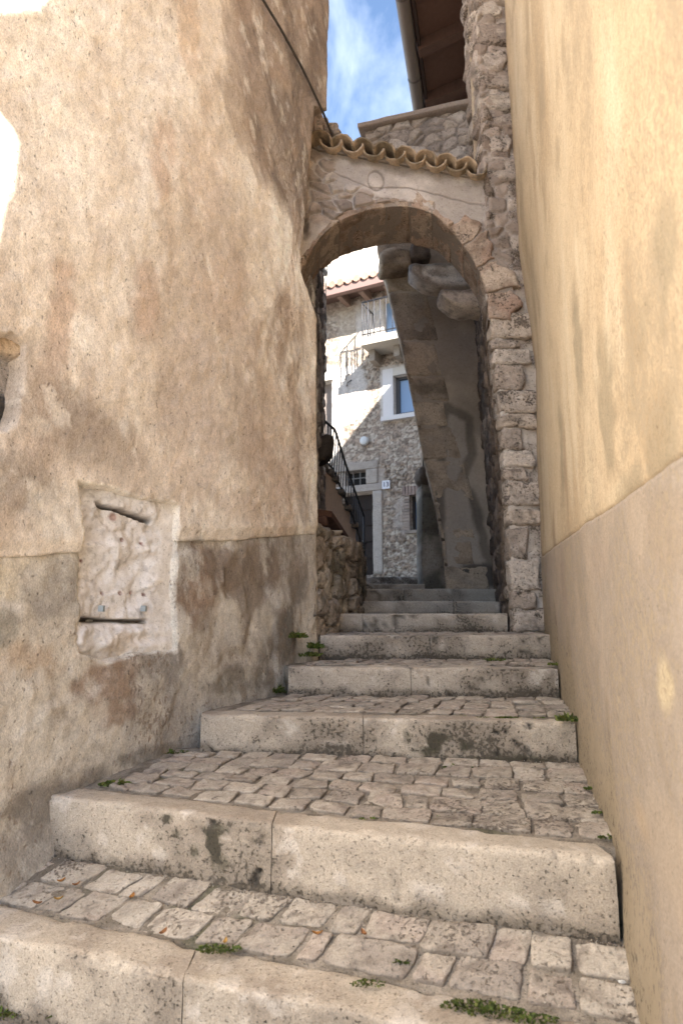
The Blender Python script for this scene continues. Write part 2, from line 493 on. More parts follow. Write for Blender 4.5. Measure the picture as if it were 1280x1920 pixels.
def tread_patch(k, xf, xb, zf, zb, rows, wst, parent, seed, gap=.008, irr=.10):
    """cobbles between kerb k and the foot of step k+1"""
    rng = np.random.default_rng(seed)
    d = STEPS[k]['d']
    def pt(s, t):                               # s across 0..1, t depth 0..1
        X = (xf[0] * (1 - t) + xb[0] * t) * (1 - s) + (xf[1] * (1 - t) + xb[1] * t) * s
        Y = (nose(k, X) + d + .004) * (1 - t) + (nose(k + 1, X) - .006) * t
        z = zf * (1 - t) + zb * t
        return np.array([X, Y, z])
    # bed
    su = np.linspace(-.06, 1.06, 110); tv = np.linspace(-.05, 1.12, 46)
    P = np.array([[pt(a, b) for b in tv] for a in su])
    nz = n2(P[..., 0], P[..., 1], 22, 22, 3, seed)
    P[..., 2] += -.0032 + .004 * nz
    earth = mixc(np.broadcast_to(S(172, 154, 128), nz.shape + (3,)), S(134, 118, 94), sstep(-.4, .5, nz))
    earth = mixc(earth, S(76, 84, 36), sstep(.35, .7, n2(P[..., 0], P[..., 1], 5, 5, 3, seed + 8)) * .6)
    grid_mesh('joint_bed', P, M['bed'], parent, earth, (0, 0, -.08), flip=False)
    mb = MB()
    tb = np.linspace(0, 1, rows + 1)
    tb[1:-1] += rng.normal(0, .12 / rows, rows - 1)
    for j in range(rows):
        t0, t1 = tb[j], tb[j + 1]
        wid = np.linalg.norm(pt(1, (t0 + t1) / 2) - pt(0, (t0 + t1) / 2))
        n = max(2, int(round(wid / wst)))
        cuts = np.linspace(0, 1, n + 1)
        cuts[1:-1] += rng.normal(0, irr / n, n - 1) + ((.22 if j % 2 else -.18) * (1 - cuts[1:-1])) / n
        for i in range(n):
            s0, s1 = cuts[i], cuts[i + 1]
            jt = lambda: rng.normal(0, .0055, 3) * np.array([1, 1, .35])
            q = [pt(s0, t0) + jt(), pt(s1, t0) + jt(), pt(s1, t1) + jt(), pt(s0, t1) + jt()]
            cen = sum(q) / 4
            q = [cen + (p - cen) * (1 - gap / max(.04, np.linalg.norm(p - cen) * 1.25)) for p in q]
            V, N, F = rbox((1, 1, .35), .2, (12, 11, 4))
            # planform with softly rounded corners
            x, y = V[:, 0], V[:, 1]
            u, v = (x + 1) / 2, (y + 1) / 2
            B = ((1 - u) * (1 - v))[:, None] * q[0] + (u * (1 - v))[:, None] * q[1] + (u * v)[:, None] * q[2] + ((1 - u) * v)[:, None] * q[3]
            sd = int(rng.integers(1, 9999))
            lift = rng.normal(0, .0016)
            dome = .0022 * (1 - x * x) * (1 - y * y)
            tilt = rng.normal(0, .0018) * x + rng.normal(0, .0018) * y
            nzv = fbm(B * 26 + sd, 3, sd % 50) * .0042 + fbm(B * 80 + sd, 2, sd % 31) * .002
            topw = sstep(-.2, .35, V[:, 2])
            W = B.copy()
            W[:, 2] += np.where(V[:, 2] > 0, V[:, 2] / .35 * .0045, V[:, 2] / .35 * .035) + (dome + lift + tilt + nzv) * topw
            W[:, 0] += fbm(B * 28 + 5, 3, sd % 23) * .0045
            W[:, 1] += fbm(B * 28 + 9, 3, sd % 29) * .004
            base = S(188, 170, 144) * (1 + rng.normal(0, .07))
            alt = [S(178, 158, 136), S(204, 186, 160), S(168, 150, 130), S(190, 166, 142)][sd % 4]
            c = mixc(np.tile(base, (len(W), 1)), alt, sstep(-.5, .5, fbm(W * 16 + sd, 3, 7)))
            c = mixc(c, S(126, 108, 90), sstep(.25, .7, fbm(W * 40 + sd, 3, 9)) * .6)
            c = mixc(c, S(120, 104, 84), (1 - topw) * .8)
            mb.add(W, F, np.concatenate([c, np.clip(.2 + .45 * fbm(W * 7, 3, 77), 0, .6)[:, None]], 1))
    o = mb.build('cobble_paving', M['cobble'], parent, smooth=True)
    return pt

treads = {}
STEP_ROOT = []
for k, s in enumerate(STEPS):
    X0 = (s['n'][0][0] + s['n'][-1][0]) / 2
    r = root('stone_step', s['lab'], 'step', (X0, float(nose(k, X0)), s['b']), 'steps climbing the alley')
    STEP_ROOT.append(r)
    make_kerb(k, r)
treads[0] = tread_patch(0, (-1.13, .62), (-.97, .665), -.798, -.728, 2, .128, STEP_ROOT[0], 11, gap=.008, irr=.2)
treads[1] = tread_patch(1, (-.79, .715), (-.63, .845), -.549, -.498, 6, .122, STEP_ROOT[1], 12)
treads[2] = tread_patch(2, (-.475, .90), (-.24, .985), -.36, -.343, 5, .11, STEP_ROOT[2], 13)
treads[3] = tread_patch(3, (-.2, 1.03), (-.09, 1.12), -.211, -.204, 4, .11, STEP_ROOT[3], 14)
treads[4] = tread_patch(4, (-.1, 1.15), (-.03, 1.2), -.074, -.073, 4, .12, STEP_ROOT[4], 15)
for k in range(5, 10):
    s = STEPS[k]
    x0, x1 = s['n'][0][0], s['n'][-1][0]
    y0 = float(nose(k, x0)) + s['d']; y1 = (float(nose(k + 1, x0)) + .05) if k < 9 else 13.5
    xs = np.linspace(x0 - .3, x1 + (.35 if k < 9 else 3), 24); ys = np.linspace(y0 - .02, y1, 16)
    X, Y = np.meshgrid(xs, ys, indexing='ij')
    Z = s['h'] - .006 + .004 * n2(X, Y, 9, 9, 3, k) + ((Y - y0) / (y1 - y0) * (.34 if k == 9 else .0))
    grid_mesh('tread', np.stack([X, Y, Z], -1), M['kerb'], STEP_ROOT[k], S(140, 128, 116), (0, 0, -.3))

# ------------------------------------------------------------------ left plastered house
LN = np.array([.85, -.527, 0.0])
LU = np.array([-.527, -.85, 0.0])                 # direction of growing u (towards the camera)
LC = np.array([-.11, 3.5, 0.0])
def wl(px, py):
    p = on_line(px, py, -2.28, .62)
    return (3.5 - p[1]) * 1.1766, p[2], p[1]
def zd_l(u): return .473 - .152 * u
def blob(U, Z, px, py, rx, ry, seed, rag=.5):
    u0, z0, Y = wl(px, py)
    k = Y / FPX
    d = np.hypot((U - u0) / (rx * k * 1.5), (Z - z0) / (ry * k))
    return sstep(1.1, .5, d + rag * n2(U - Z * .2, Z, 5, 4, 6, seed, .62) * .9 + rag * n2(U, Z, 24, 18, 4, seed + 2) * .4)

lh = root('plastered_house', 'tall left house of rough pinkish beige plaster with a broken stone patch low down', 'house', (-1.2, 1.8, BASE))
NICHE = [wl(*p)[:2] for p in [(150, 905), (205, 918), (265, 940), (327, 948), (328, 1020), (322, 1120), (326, 1180), (328, 1218), (262, 1222), (200, 1240), (150, 1222), (152, 1100), (158, 1000)]]
HOLE = [wl(*p)[:2] for p in [(-60, 626), (0, 626), (28, 636), (46, 646), (40, 720), (30, 790), (12, 806), (-60, 800)]]

def niche_sd(U, Z, P, seed):
    return poly_sd(U + .008 * n2(U, Z, 22, 22, 3, seed), Z + .008 * n2(U, Z, 22, 22, 3, seed + 4), P)

def left_sheet(upper):
    us = np.concatenate([np.linspace(0, 1.95, 215), np.linspace(2.05, 8.0, 50)])
    if upper:
        t = np.concatenate([np.linspace(0, 3.75, 385), np.linspace(3.9, 7.3, 16)])
        U, T = np.meshgrid(us, t, indexing='ij')
        zd = zd_l(us) + .012 * n2(us, us * 0, 4, 1, 4, 5)
        Z = zd[:, None] + T * (1 - zd_l(us)[:, None] / 8.0)
    else:
        t = np.linspace(0, 1, 150)
        U, T = np.meshgrid(us, t, indexing='ij')
        zd = zd_l(us) + .012 * n2(us, us * 0, 4, 1, 4, 5) + .004
        Z = BASE - .1 + T * (zd[:, None] - BASE + .1)
    # ragged far end of the wall
    yend = np.interp(Z, [-1, 0, .46, 1.1, 1.45, 1.70, 1.80, 1.91, 2.05, 2.4, 3.05, 3.14, 8], [3.52, 3.5, 3.465, 3.455, 3.45, 3.43, 3.37, 3.295, 3.30, 3.36, 3.40, 3.52, 3.52])
    u0 = (3.5 - yend) * 1.1766 + .004 * n2(Z, Z * 0, 9, 1, 3, 77)
    Us = U + u0 * np.clip(1 - U / .35, 0, 1)
    out = .016 * n2(U, Z, 1.6, 1.6, 3, 1) + .005 * n2(U, Z, 8, 8, 3, 2) + .0026 * n2(U, Z, 30, 30, 3, 3)
    rnd = np.clip(1 - (Us - u0) / .03, 0, 1)
    out = out - .012 * rnd ** 2                           # rounded corner
    if upper:
        out += .012 * sstep(.0, .06, T) + .004
    else:
        out += .02 * sstep(-.45, -.95, Z) + .008 * n2(U, Z, 4, 4, 3, 6) + .05 * sstep(-.55, -.9, Z) * sstep(.8, 1.9, U)
        out -= .02 * sstep(.12, .3, n2(U, Z, 2.4, 2.0, 4, 9)) * .5
    for P, dep, sd in ((NICHE, .11, 21), (HOLE, .16, 24)):
        d = niche_sd(U, Z, P, sd)
        out = out - dep * sstep(.006, -.012, d)
        if sd == 21: rimw = sstep(.016, .004, d + .006 * n2(U, Z, 18, 18, 3, 25))
    # ---- colours
    n_a = n2(U, Z, 1.1, .8, 5, 31); n_b = n2(U + Z * .25, Z, 2.6, .6, 4, 32); n_c = n2(U, Z, 7, 5, 4, 33); n_d = n2(U, Z, 26, 22, 3, 34)
    if upper:
        c = np.broadcast_to(S(222, 198, 174), U.shape + (3,))
        c = mixc(c, S(234, 220, 206), sstep(-.2, .5, n_a + .35 * n_c))
        c = mixc(c, S(204, 162, 118), sstep(.05, .6, n_b + .3 * n_c) * .75)
        c = mixc(c, S(188, 158, 132), sstep(.1, .6, -n_a + .4 * n_c) * .6)
        for (x, y, rx, ry, col, st) in [
            (300, 200, 60, 240, (224, 208, 196), .75), (250, 470, 60, 160, (226, 210, 196), .6), (60, 330, 60, 200, (222, 204, 188), .6),
            (350, 60, 30, 120, (214, 166, 112), .6), (300, 300, 25, 120, (204, 150, 100), .6), (270, 560, 30, 120, (200, 148, 104), .6), (110, 620, 30, 160, (196, 140, 92), .6),
            (380, 330, 50, 140, (216, 180, 150), .5), (420, 560, 60, 120, (204, 168, 140), .6),
            (110, 780, 100, 80, (156, 128, 104), .6), (60, 700, 60, 110, (176, 146, 118), .55), (180, 830, 90, 70, (162, 136, 112), .5), (30, 900, 70, 80, (144, 122, 100), .6), (110, 960, 50, 50, (196, 180, 162), .6),
            (520, 640, 30, 150, (164, 128, 100), .6), (560, 760, 22, 200, (166, 132, 108), .6), (470, 760, 40, 150, (186, 150, 122), .5), (570, 940, 20, 60, (150, 118, 96), .6),
            (360, 780, 60, 200, (206, 176, 156), .5), (330, 900, 40, 90, (214, 182, 150), .5), (520, 900, 40, 100, (196, 158, 132), .5), (440, 950, 60, 40, (198, 162, 130), .5),
            (75, 800, 22, 26, (206, 184, 160), .7)]:
            c = mixc(c, S(*col), blob(U, Z, x, y, rx, ry, int(x + y)) * st)
        st = [wl(*p)[:2] for p in [(424, -200), (424, 60), (418, 170), (440, 250), (478, 330), (520, 385), (552, 430), (570, 500), (640, 480), (640, -200)]]
        d = poly_sd(U, Z, st) + .06 * n2(U - Z * .5, Z, 5, 2, 4, 41) + .05 * n2(U - Z * .5, Z, 20, 4, 4, 42)
        m = sstep(.08, -.13, d)
        c = mixc(c, S(148, 116, 92), m * .8)
        c = mixc(c, S(116, 90, 70), m * sstep(-.1, .6, n2(U - Z * .5, Z, 9, 2.5, 4, 43) + .3 * n_c) * .65)
        c = mixc(c, S(176, 138, 108), m * sstep(.15, .5, -n_c) * .5)
        c = mixc(c, S(150, 112, 82), sstep(.06, .0, d) * (1 - m) * .35)
        # dirt specks
        dirt = np.clip(.10 + .3 * n_a + .25 * n_c, 0, .42) + .15 * m
        c = mixc(c, S(110, 90, 72), sstep(.03, 0, T) * .5 * sstep(-.2, .3, n_c))
    else:
        c = np.broadcast_to(S(204, 190, 178), U.shape + (3,))
        c = mixc(c, S(168, 156, 150), sstep(-.2, .5, n_a + .4 * n_c))
        c = mixc(c, S(204, 182, 152), sstep(.1, .6, -n_b + .3 * n_c) * .6)
        for (x, y, rx, ry, col, st) in [
            (60, 1240, 70, 60, (192, 152, 104), .8), (210, 1290, 60, 90, (160, 116, 78), .85), (30, 1090, 60, 40, (214, 190, 146), .8), (110, 1060, 40, 22, (216, 184, 130), .75),
            (110, 1110, 60, 50, (150, 138, 130), .7), (380, 1130, 45, 100, (160, 116, 74), .9), (430, 1080, 40, 60, (132, 98, 66), .8), (500, 1060, 50, 50, (140, 108, 80), .8), (470, 1110, 40, 120, (150, 122, 94), .7),
            (60, 1400, 90, 80, (206, 190, 170), .7), (170, 1420, 60, 80, (190, 174, 156), .6), (300, 1250, 40, 80, (140, 128, 122), .7), (420, 1220, 60, 80, (178, 160, 142), .6),
            (110, 1510, 70, 50, (120, 106, 94), .8), (40, 1590, 80, 50, (140, 126, 114), .7), (260, 1420, 120, 18, (120, 106, 90), .7), (470, 1270, 60, 25, (128, 114, 94), .7),
            (0, 1180, 30, 60, (122, 112, 84), .6), (560, 1090, 20, 60, (116, 98, 78), .7), (540, 1180, 26, 50, (92, 84, 66), .7), (555, 1060, 30, 40, (170, 140, 112), .5), (500, 1190, 30, 60, (120, 106, 92), .6)]:
            c = mixc(c, S(*col), blob(U, Z, x, y, rx, ry, int(x + 3 * y), .8) * st)
        c = mixc(c, S(110, 84, 60), sstep(.1, .6, n2(U, Z, 12, 2, 4, 51)) * sstep(.75, .3, U) * .6)
        dirt = np.clip(.22 + .3 * n_a + .3 * n_c, 0, .6)
        c = mixc(c, S(222, 206, 186), sstep(.25, .6, -n_c - .3 * n_a) * .4)
    c = mixc(c, S(236, 226, 214), rimw * .75)
    n_e = n2(U - Z * .3, Z, 14, 7, 5, 55, .65); n_f = n2(U, Z, 34, 30, 3, 56)
    c = mixc(c, S(176, 142, 112) if upper else S(150, 124, 98), sstep(.12, .65, n_e + .25 * n_b) * (.26 if upper else .5))
    c = mixc(c, S(238, 226, 212) if upper else S(214, 204, 192), sstep(.1, .6, -n_e + .25 * n_a) * (.4 if upper else .45))
    c = c * (1 + .10 * n_f[..., None])
    P = LC + Us[..., None] * LU + out[..., None] * LN
    P[..., 2] = Z
    name = 'upper_wall' if upper else 'plinth'
    return grid_mesh(name, P, M['plaster'], lh, np.clip((c * .84 + .16 * c.mean(-1, keepdims=True)) * (1.3 if upper else 1.14) * np.array([1.0, 1.015, .98]), 0, .88), tuple(-.45 * LN), flip=False, dirt=dirt)
left_sheet(True); left_sheet(False)
# side of the house going back from the corner, above and behind the arch
mb = MB()
for z0, z1, y0 in ((-1.0, 3.1, 3.6), (3.1, 7.6, 3.56)):
    mb.box((-.37 if z0 > 0 else -.62, (y0 + 5.0) / 2, (z0 + z1) / 2), (.2, (5.0 - y0) / 2, (z1 - z0) / 2), col=S(190, 158, 130))
mb.build('side_wall', M['plaster'], lh)

def stone_patch(P, name, seed, depth, palette, stainf=None, label=None):
    P = np.array(P)
    us = np.arange(P[:, 0].min() - .02, P[:, 0].max() + .02, .0055); zs = np.arange(P[:, 1].min() - .02, P[:, 1].max() + .02, .0055)
    U, Z = np.meshgrid(us, zs, indexing='ij')
    d = niche_sd(U, Z, P, 21 if seed == 1 else 24)
    f1, f2, rid = worley((U + .03 * n2(U, Z, 9, 9, 3, seed)) * 6.5, (Z + .03 * n2(U, Z, 9, 9, 3, seed + 1)) * 8, seed)
    edge = sstep(0, .22, f2 - f1)
    rg = 1 - abs(n2(U + Z * .3, Z, 7, 6, 4, seed + 5)); rel = .004 * edge * (.4 + rid) + .020 * n2(U, Z, 5, 5, 4, seed + 3) + .012 * rg ** 2 + .026 * abs(n2(U, Z, 6, 7, 3, seed + 6)) - .012 + .006 * n2(U, Z, 30, 30, 4, seed + 4)
    out = -depth + rel
    n_c = n2(U, Z, 9, 9, 4, seed + 7); n_d = n2(U, Z, 40, 40, 3, seed + 8)
    c = np.broadcast_to(S(*palette[0]), U.shape + (3,))
    c = mixc(c, S(*palette[1]), sstep(.35, .75, rid + .3 * n_c))
    c = mixc(c, S(*palette[2]), (1 - sstep(0, .10, f2 - f1)) * .3)
    c = mixc(c, S(*palette[3]), sstep(.2, .6, n_c) * .5)
    c = mixc(c, c * .72, sstep(.4, .65, n_d)) * (1.12 if seed == 1 else 1)
    c = mixc(c, S(170, 150, 128), sstep(.006, -.008, rel - depth * 0 - .02) * .35)
    if stainf is not None: c, out = stainf(U, Z, c, out, n_c, n_d)
    PP = LC + U[..., None] * LU + out[..., None] * LN
    PP[..., 2] = Z
    return grid_mesh(name, PP, M['mortar'] if seed == 1 else M['stone'], lh, np.clip(c * (1.08 if seed == 1 else 1), 0, .92), None, keep=(d < .012), label=label)

def niche_stain(U, Z, c, out, n_c, n_d):
    # slanting lintel gap at the top, level slot near the bottom
    def seg(p, q, w):
        a = np.array(wl(*p)[:2]); b = np.array(wl(*q)[:2])
        t = np.clip(((U - a[0]) * (b[0] - a[0]) + (Z - a[1]) * (b[1] - a[1])) / ((b - a) @ (b - a)), 0, 1)
        return np.hypot(U - a[0] - t * (b[0] - a[0]), Z - a[1] - t * (b[1] - a[1])) - w + .004 * n_c
    g = np.minimum(seg((190, 944), (232, 956), .007), np.minimum(seg((232, 956), (286, 977), .009), seg((162, 1162), (282, 1166), .006)))
    m = sstep(.004, -.003, g)
    out = out - .05 * m
    up = sstep(.05, .0, seg((222, 930), (285, 952), .018))
    out = out + .02 * up
    lo = sstep(.03, -.01, seg((165, 1195), (318, 1200), .03))
    out = out + .022 * lo
    c = mixc(c, S(58, 44, 32), m * .85)
    c = mixc(c, S(206, 182, 152), sstep(.1, .6, n_c) * .55 * sstep(wl(220, 1080)[1], wl(220, 1130)[1], Z))
    flat = sstep(-.02, .03, wl(296, 1060)[0] - U + .02 * n_c)
    out = out * (1 - flat * .75) - .045 * .0 * flat + flat * (-.014) * .75 * .9
    c = mixc(c, S(240, 234, 226), flat * .5)
    u1, z1, _ = wl(222, 968)
    c = mixc(c, S(176, 110, 88), sstep(.02, .012, np.hypot((U - u1), (Z - z1))) * .7)
    for (x, y) in ((235, 1012), (275, 1019), (165, 1051), (206, 1112), (236, 1112), (258, 1111), (278, 1115)):
        u0, z0, _ = wl(x, y)
        d = np.hypot(U - u0, Z - z0)
        c = mixc(c, S(150, 70, 58), sstep(.010, .005, d) * .8)
        out = out - .012 * sstep(.006, .003, d)
    return c, out
stone_patch(NICHE, 'exposed_stone', 1, .032, [(230, 230, 234), (238, 238, 240), (190, 178, 164), (222, 212, 200)], niche_stain, 'whitish exposed stone patch where the plaster was cut away')

def hole_stain(U, Z, c, out, n_c, n_d):
    u0, z0, _ = wl(16, 760)
    d = np.hypot((U - u0) / .09, (Z - z0) / .085) + .7 * n_c
    c = mixc(c, S(44, 42, 46), sstep(1.0, .5, d) * .9)
    lint = sstep(wl(10, 662)[1], wl(10, 652)[1], Z)
    out = out + .05 * lint
    c = mixc(c, S(206, 168, 110), lint * .9)
    return c, out
stone_patch(HOLE, 'broken_recess', 2, .075, [(186, 180, 176), (200, 194, 188), (140, 130, 120), (160, 150, 140)], hole_stain, 'grey recess with black mould at the left edge')
# old conduit clips in the patch
for (x, y) in ((195, 1141), (274, 1141)):
    u0, z0, _ = wl(x, y)
    p = LC + u0 * LU - .012 * LN + np.array([0, 0, z0])
    MB().box(p, (.009, .009, .011), col=S(150, 170, 180)).build('conduit_clip', M['paint'], lh)

# cable on the left wall
pts = []
for (x, y) in ((455, -60), (480, 0), (520, 65), (556, 130), (585, 190), (597, 216)):
    u0, z0, _ = wl(x, y)
    pts.append(LC + u0 * LU + .035 * LN + np.array([0, 0, z0]))
pts.append(pts[-1] + np.array([.05, .12, -.05]))
pts = np.array(pts)
tt = np.linspace(0, len(pts) - 1, 30)
cp = np.stack([np.interp(tt, range(len(pts)), pts[:, i]) for i in range(3)], 1)
cb = MB().tube(cp, .0075, 8, S(70, 62, 56)).build('cable', M['paint'], smooth=True)
tag(cb, 'dark cable slanting down the stained top of the left plaster wall', 'cable')

# ------------------------------------------------------------------ right yellow house
def rpath(v):                                       # v = distance from the far end towards the camera
    Yc = np.where(v < 3.5711, 3.97 - v * .9717, .5 - (v - 3.5711))
    Xc = .674 + (np.maximum(Yc, .5) - 1.657) * .243
    return Xc, Yc
RN = np.array([-.9717, .236, 0])
def wr(px, py):
    p = on_line(px, py, .674 - 1.657 * .243, .243)
    return (3.97 - p[1]) / .9717, p[2], p[1]
rh = root('yellow_house', 'tall house with smooth sunny yellow plaster above a tan plinth on the right', 'house', (.9, 1.6, BASE))
RTOP = 5.6
REND = -1.17
_a = wr(1015, 1045); _b = wr(1279, 856)
def zd_r(v): return _a[1] + (v - _a[0]) * (_b[1] - _a[1]) / (_b[0] - _a[0])
def blobr(U, Z, px, py, rx, ry, seed, rag=.5):
    u0, z0, Y = wr(px, py); k = Y / FPX
    d = np.hypot((U - u0) / (rx * k * 2.6), (Z - z0) / (ry * k))
    return sstep(1.15, .35, d + rag * n2(U, Z, 5, 5, 4, seed) * .6 + rag * n2(U, Z, 22, 22, 3, seed + 2) * .25)
def right_sheet(upper):
    vs = np.concatenate([np.linspace(0, 3.25, 270), np.linspace(3.32, 3.5711 + .5 - REND, 40)])
    if upper:
        t = np.concatenate([np.linspace(0, 4.2, 320), np.linspace(4.22, 4.6, 6)])
        U, T = np.meshgrid(vs, t, indexing='ij')
        zb = zd_r(vs) + .004 * n2(vs, vs * 0, 10, 1, 4, 61)
        ytop = rpath(vs)[1]
        ztop_ = np.interp(ytop, [-1.2, -.85, 1.2, 2.6, 5], [4.3, 4.72, 5.3, 5.7, 5.7])
        Z = zb[:, None] + T * ((ztop_ - zb) / 4.6)[:, None]
    else:
        t = np.linspace(0, 1, 150)
        U, T = np.meshgrid(vs, t, indexing='ij')
        zb = zd_r(vs) + .004 * n2(vs, vs * 0, 10, 1, 4, 61)
        Z = BASE - .1 + T * (zb[:, None] - BASE + .1)
    X, Y = rpath(U)
    out = .010 * n2(U, Z, 1.3, 1.0, 3, 62) + .003 * n2(U, Z, 7, 7, 3, 63) + .0012 * n2(U, Z, 30, 30, 2, 64)
    far = np.clip(1 - U / 1.2, 0, 1)
    lean = np.interp(Z, [-1, .5, 1.0, 1.6, 2.0, 2.4, 3.2, 8], [.0, .0, -.005, -.03, .0, .045, .055, .06])
    out = out + lean * far - .03 * np.clip(1 - U / .03, 0, 1) ** 2
    if upper: out = out - .006 * sstep(.012, 0, T)
    else: out = out + .004 + .025 * sstep(-.5, -.9, Z) * sstep(1.5, 3, U)
    n_a = n2(U, Z, 1.2, .8, 5, 71); n_b = n2(U + Z * .06, Z, 5, 1.3, 4, 72); n_c = n2(U, Z, 6, 5, 5, 73); n_d = n2(U, Z, 30, 14, 3, 74)
    if upper:
        c = np.broadcast_to(S(232, 202, 148), U.shape + (3,))
        c = mixc(c, S(216, 178, 114), sstep(-.2, .6, n_a + .3 * n_c) * .7)
        c = mixc(c, S(240, 218, 172), sstep(.1, .6, -n_b) * .5)
        c = mixc(c, S(190, 166, 122), sstep(.05, .7, n_b * .6 + .6 * n_c) * .6)
        for (x, y, rx, ry) in ((1200, 640, 60, 120), (1240, 480, 40, 100), (1130, 760, 40, 100), (1230, 830, 50, 60), (1080, 620, 20, 140), (1180, 900, 50, 40), (1050, 820, 16, 120)):
            c = mixc(c, S(158, 144, 104), blobr(U, Z, x, y, rx, ry, int(x * 3 + y), 1.3) * .55)
        for (x, y, rx, ry, col, st) in [(1220, 800, 60, 90, (190, 156, 96), .5), (1180, 560, 30, 200, (200, 164, 104), .5), (1060, 900, 14, 160, (176, 142, 100), .55), (1040, 1000, 10, 60, (176, 140, 108), .6), (1100, 900, 30, 100, (236, 206, 146), .5), (1000, 300, 10, 300, (206, 170, 122), .4), (1240, 250, 50, 250, (228, 190, 124), .4), (1150, 930, 60, 30, (242, 214, 156), .5)]:
            c = mixc(c, S(*col), blobr(U, Z, x, y, rx, ry, int(x + y)) * st)
        dirt = np.clip(.36 + .35 * n_a + .15 * n_b + .25 * n_c, 0, .75)
        c = mixc(c, S(196, 156, 122), sstep(.22, .02, U) * .55)
        c = mixc(c, S(214, 176, 118), sstep(.014, 0, T) * .6)
    else:
        c = np.broadcast_to(S(208, 184, 156), U.shape + (3,))
        c = mixc(c, S(190, 166, 138), sstep(-.2, .6, n_a + .3 * n_c) * .7)
        c = mixc(c, S(214, 184, 144), sstep(.1, .6, -n_c) * .6)
        for (x, y, rx, ry, col, st) in [(1246, 1285, 22, 50, (238, 208, 140), .9), (1200, 1530, 26, 50, (230, 188, 122), .55), (1060, 1100, 20, 60, (196, 160, 134), .5), (1250, 1000, 60, 80, (200, 168, 124), .5), (1120, 1060, 40, 50, (212, 178, 144), .4)]:
            c = mixc(c, S(*col), blobr(U, Z, x, y, rx, ry, int(x + y), .9) * st)
        foot = np.interp(U, [0, .44, .48, .96, 1.02, 1.56, 1.64, 2.36, 2.44, 2.72, 2.8, 9], [-.07, -.08, -.2, -.21, -.34, -.365, -.5, -.55, -.73, -.79, -.97, -.97])
        g = sstep(.36, .03, Z - foot + .11 * n_c + .04 * n_d)
        c = mixc(c, S(112, 92, 60), g * .85)
        c = mixc(c, S(70, 64, 40), sstep(.13, .04, Z - foot + .05 * n_c + .03 * n_d) * .75)
        dirt = np.clip(.36 + .3 * n_a + .3 * n_c + .8 * g, 0, 1)
    P = np.stack([X, Y, Z], -1) + out[..., None] * RN
    P[..., 2] = Z
    return grid_mesh('upper_wall' if upper else 'plinth', P, M['yellow'], rh, c * (np.array([.76, .75, .74]) if upper else np.array([.63, .63, .64])), (.35, 0, 0), flip=True, dirt=dirt)
right_sheet(True); right_sheet(False)
xe_ = float(rpath(np.array([3.5711 + .5 - REND]))[0])
MB().box((xe_ + 2.4, REND + .18, 1.65), (2.05, .17, 2.6), col=S(226, 196, 146)).build('end_wall', M['yellow'], rh)
MB().box((xe_ + 2.2, REND - .07, 4.215), (2.25, .22, .10), col=S(150, 110, 84)).build('eave', M['tile'], rh)  # unseen eave, shaped to cast the dark gap between the sun patches

V = [[x, y, z] for x in (xe_ - .01, xe_ + .6) for (y, z) in ((REND + .05, 3.72), (REND + .05, BASE - .05), (REND - .75, BASE - .05), (REND - .02, 3.66))]
MB().add(V, [[0, 1, 2, 3], [7, 6, 5, 4], [0, 4, 5, 1], [1, 5, 6, 2], [2, 6, 7, 3], [3, 7, 4, 0]], S(206, 184, 150)).build('shadow_wedge', M['yellow'], rh)  # unseen wedge added to cut off the low end of the sun patch
# ------------------------------------------------------------------ arch with pier
def rubble_cols(U, Z, sx, sz, seed, pal, mort, warp=.03):
    a = n2(U, Z, 7, 7, 3, seed + 1) * warp; b = n2(U, Z, 7, 7, 3, seed + 2) * warp
    f1, f2, rid = worley((U + a) * sx, (Z + b) * sz, seed)
    e = f2 - f1
    n_c = n2(U, Z, 12, 12, 4, seed + 3); n_d = n2(U, Z, 40, 40, 3, seed + 4)
    idx = np.clip((rid * len(pal)).astype(int), 0, len(pal) - 1)
    c = np.array([S(*p) for p in pal])[idx]
    c = mixc(c, c * .62, sstep(.1, .7, n_c + .4 * n_d) * .8)
    c = mixc(c, S(*mort), 1 - sstep(.04, .16, e + .05 * n_d))
    rel = sstep(.02, .30, e) * (.5 + .8 * ((rid * 7.3) % 1))
    return c, rel, n_c, n_d, e

def Yf(X): return 3.72 + .17 * X
def on_arch(px, py):
    a, b = ray(px, py)
    Y = 3.72 / (1 - .17 * a)
    return np.array([a * Y, b * Y])
IN = np.array([on_arch(*p) for p in [(552, 532), (561, 510), (574, 487), (596, 450), (615, 430), (641, 411), (690, 394), (735, 387), (772, 388), (814, 402), (851, 440), (880, 478), (902, 518), (913, 560), (913, 600)]])
def resample(P, n):
    d = np.concatenate([[0], np.cumsum(np.hypot(*np.diff(P, axis=0).T))])
    t = np.linspace(0, d[-1], n)
    Q = np.stack([np.interp(t, d, P[:, i]) for i in range(2)], 1)
    for _ in range(6):
        Q[1:-1] = (Q[:-2] + 2 * Q[1:-1] + Q[2:]) / 4
    return Q
INC = resample(IN, 121)
ADIR = np.array([.2, .98, 0.0]); AT = .40
def adir(X):                                        # the vault follows both flanking houses
    X = np.asarray(X, float)
    return np.stack([np.interp(X, [-.28, .1, .7, .95], [-.13, .04, .19, .2]), .98 + 0 * X, 0 * X], -1)
ar = root('stone_arch', 'old stone archway bridging the alley, grey mortar face under a row of clay tiles', 'archway', (.4, 3.9, -.1))
tg = np.gradient(INC, axis=0); tg /= np.linalg.norm(tg, axis=1, keepdims=True)
nrm = np.stack([-tg[:, 1], tg[:, 0]], 1)
if nrm[60, 1] < 0: nrm = -nrm
top = [on_arch(597, 284), on_arch(897, 338)]
def ztop(X): return top[0][1] + (X - top[0][0]) * (top[1][1] - top[0][1]) / (top[1][0] - top[0][0])
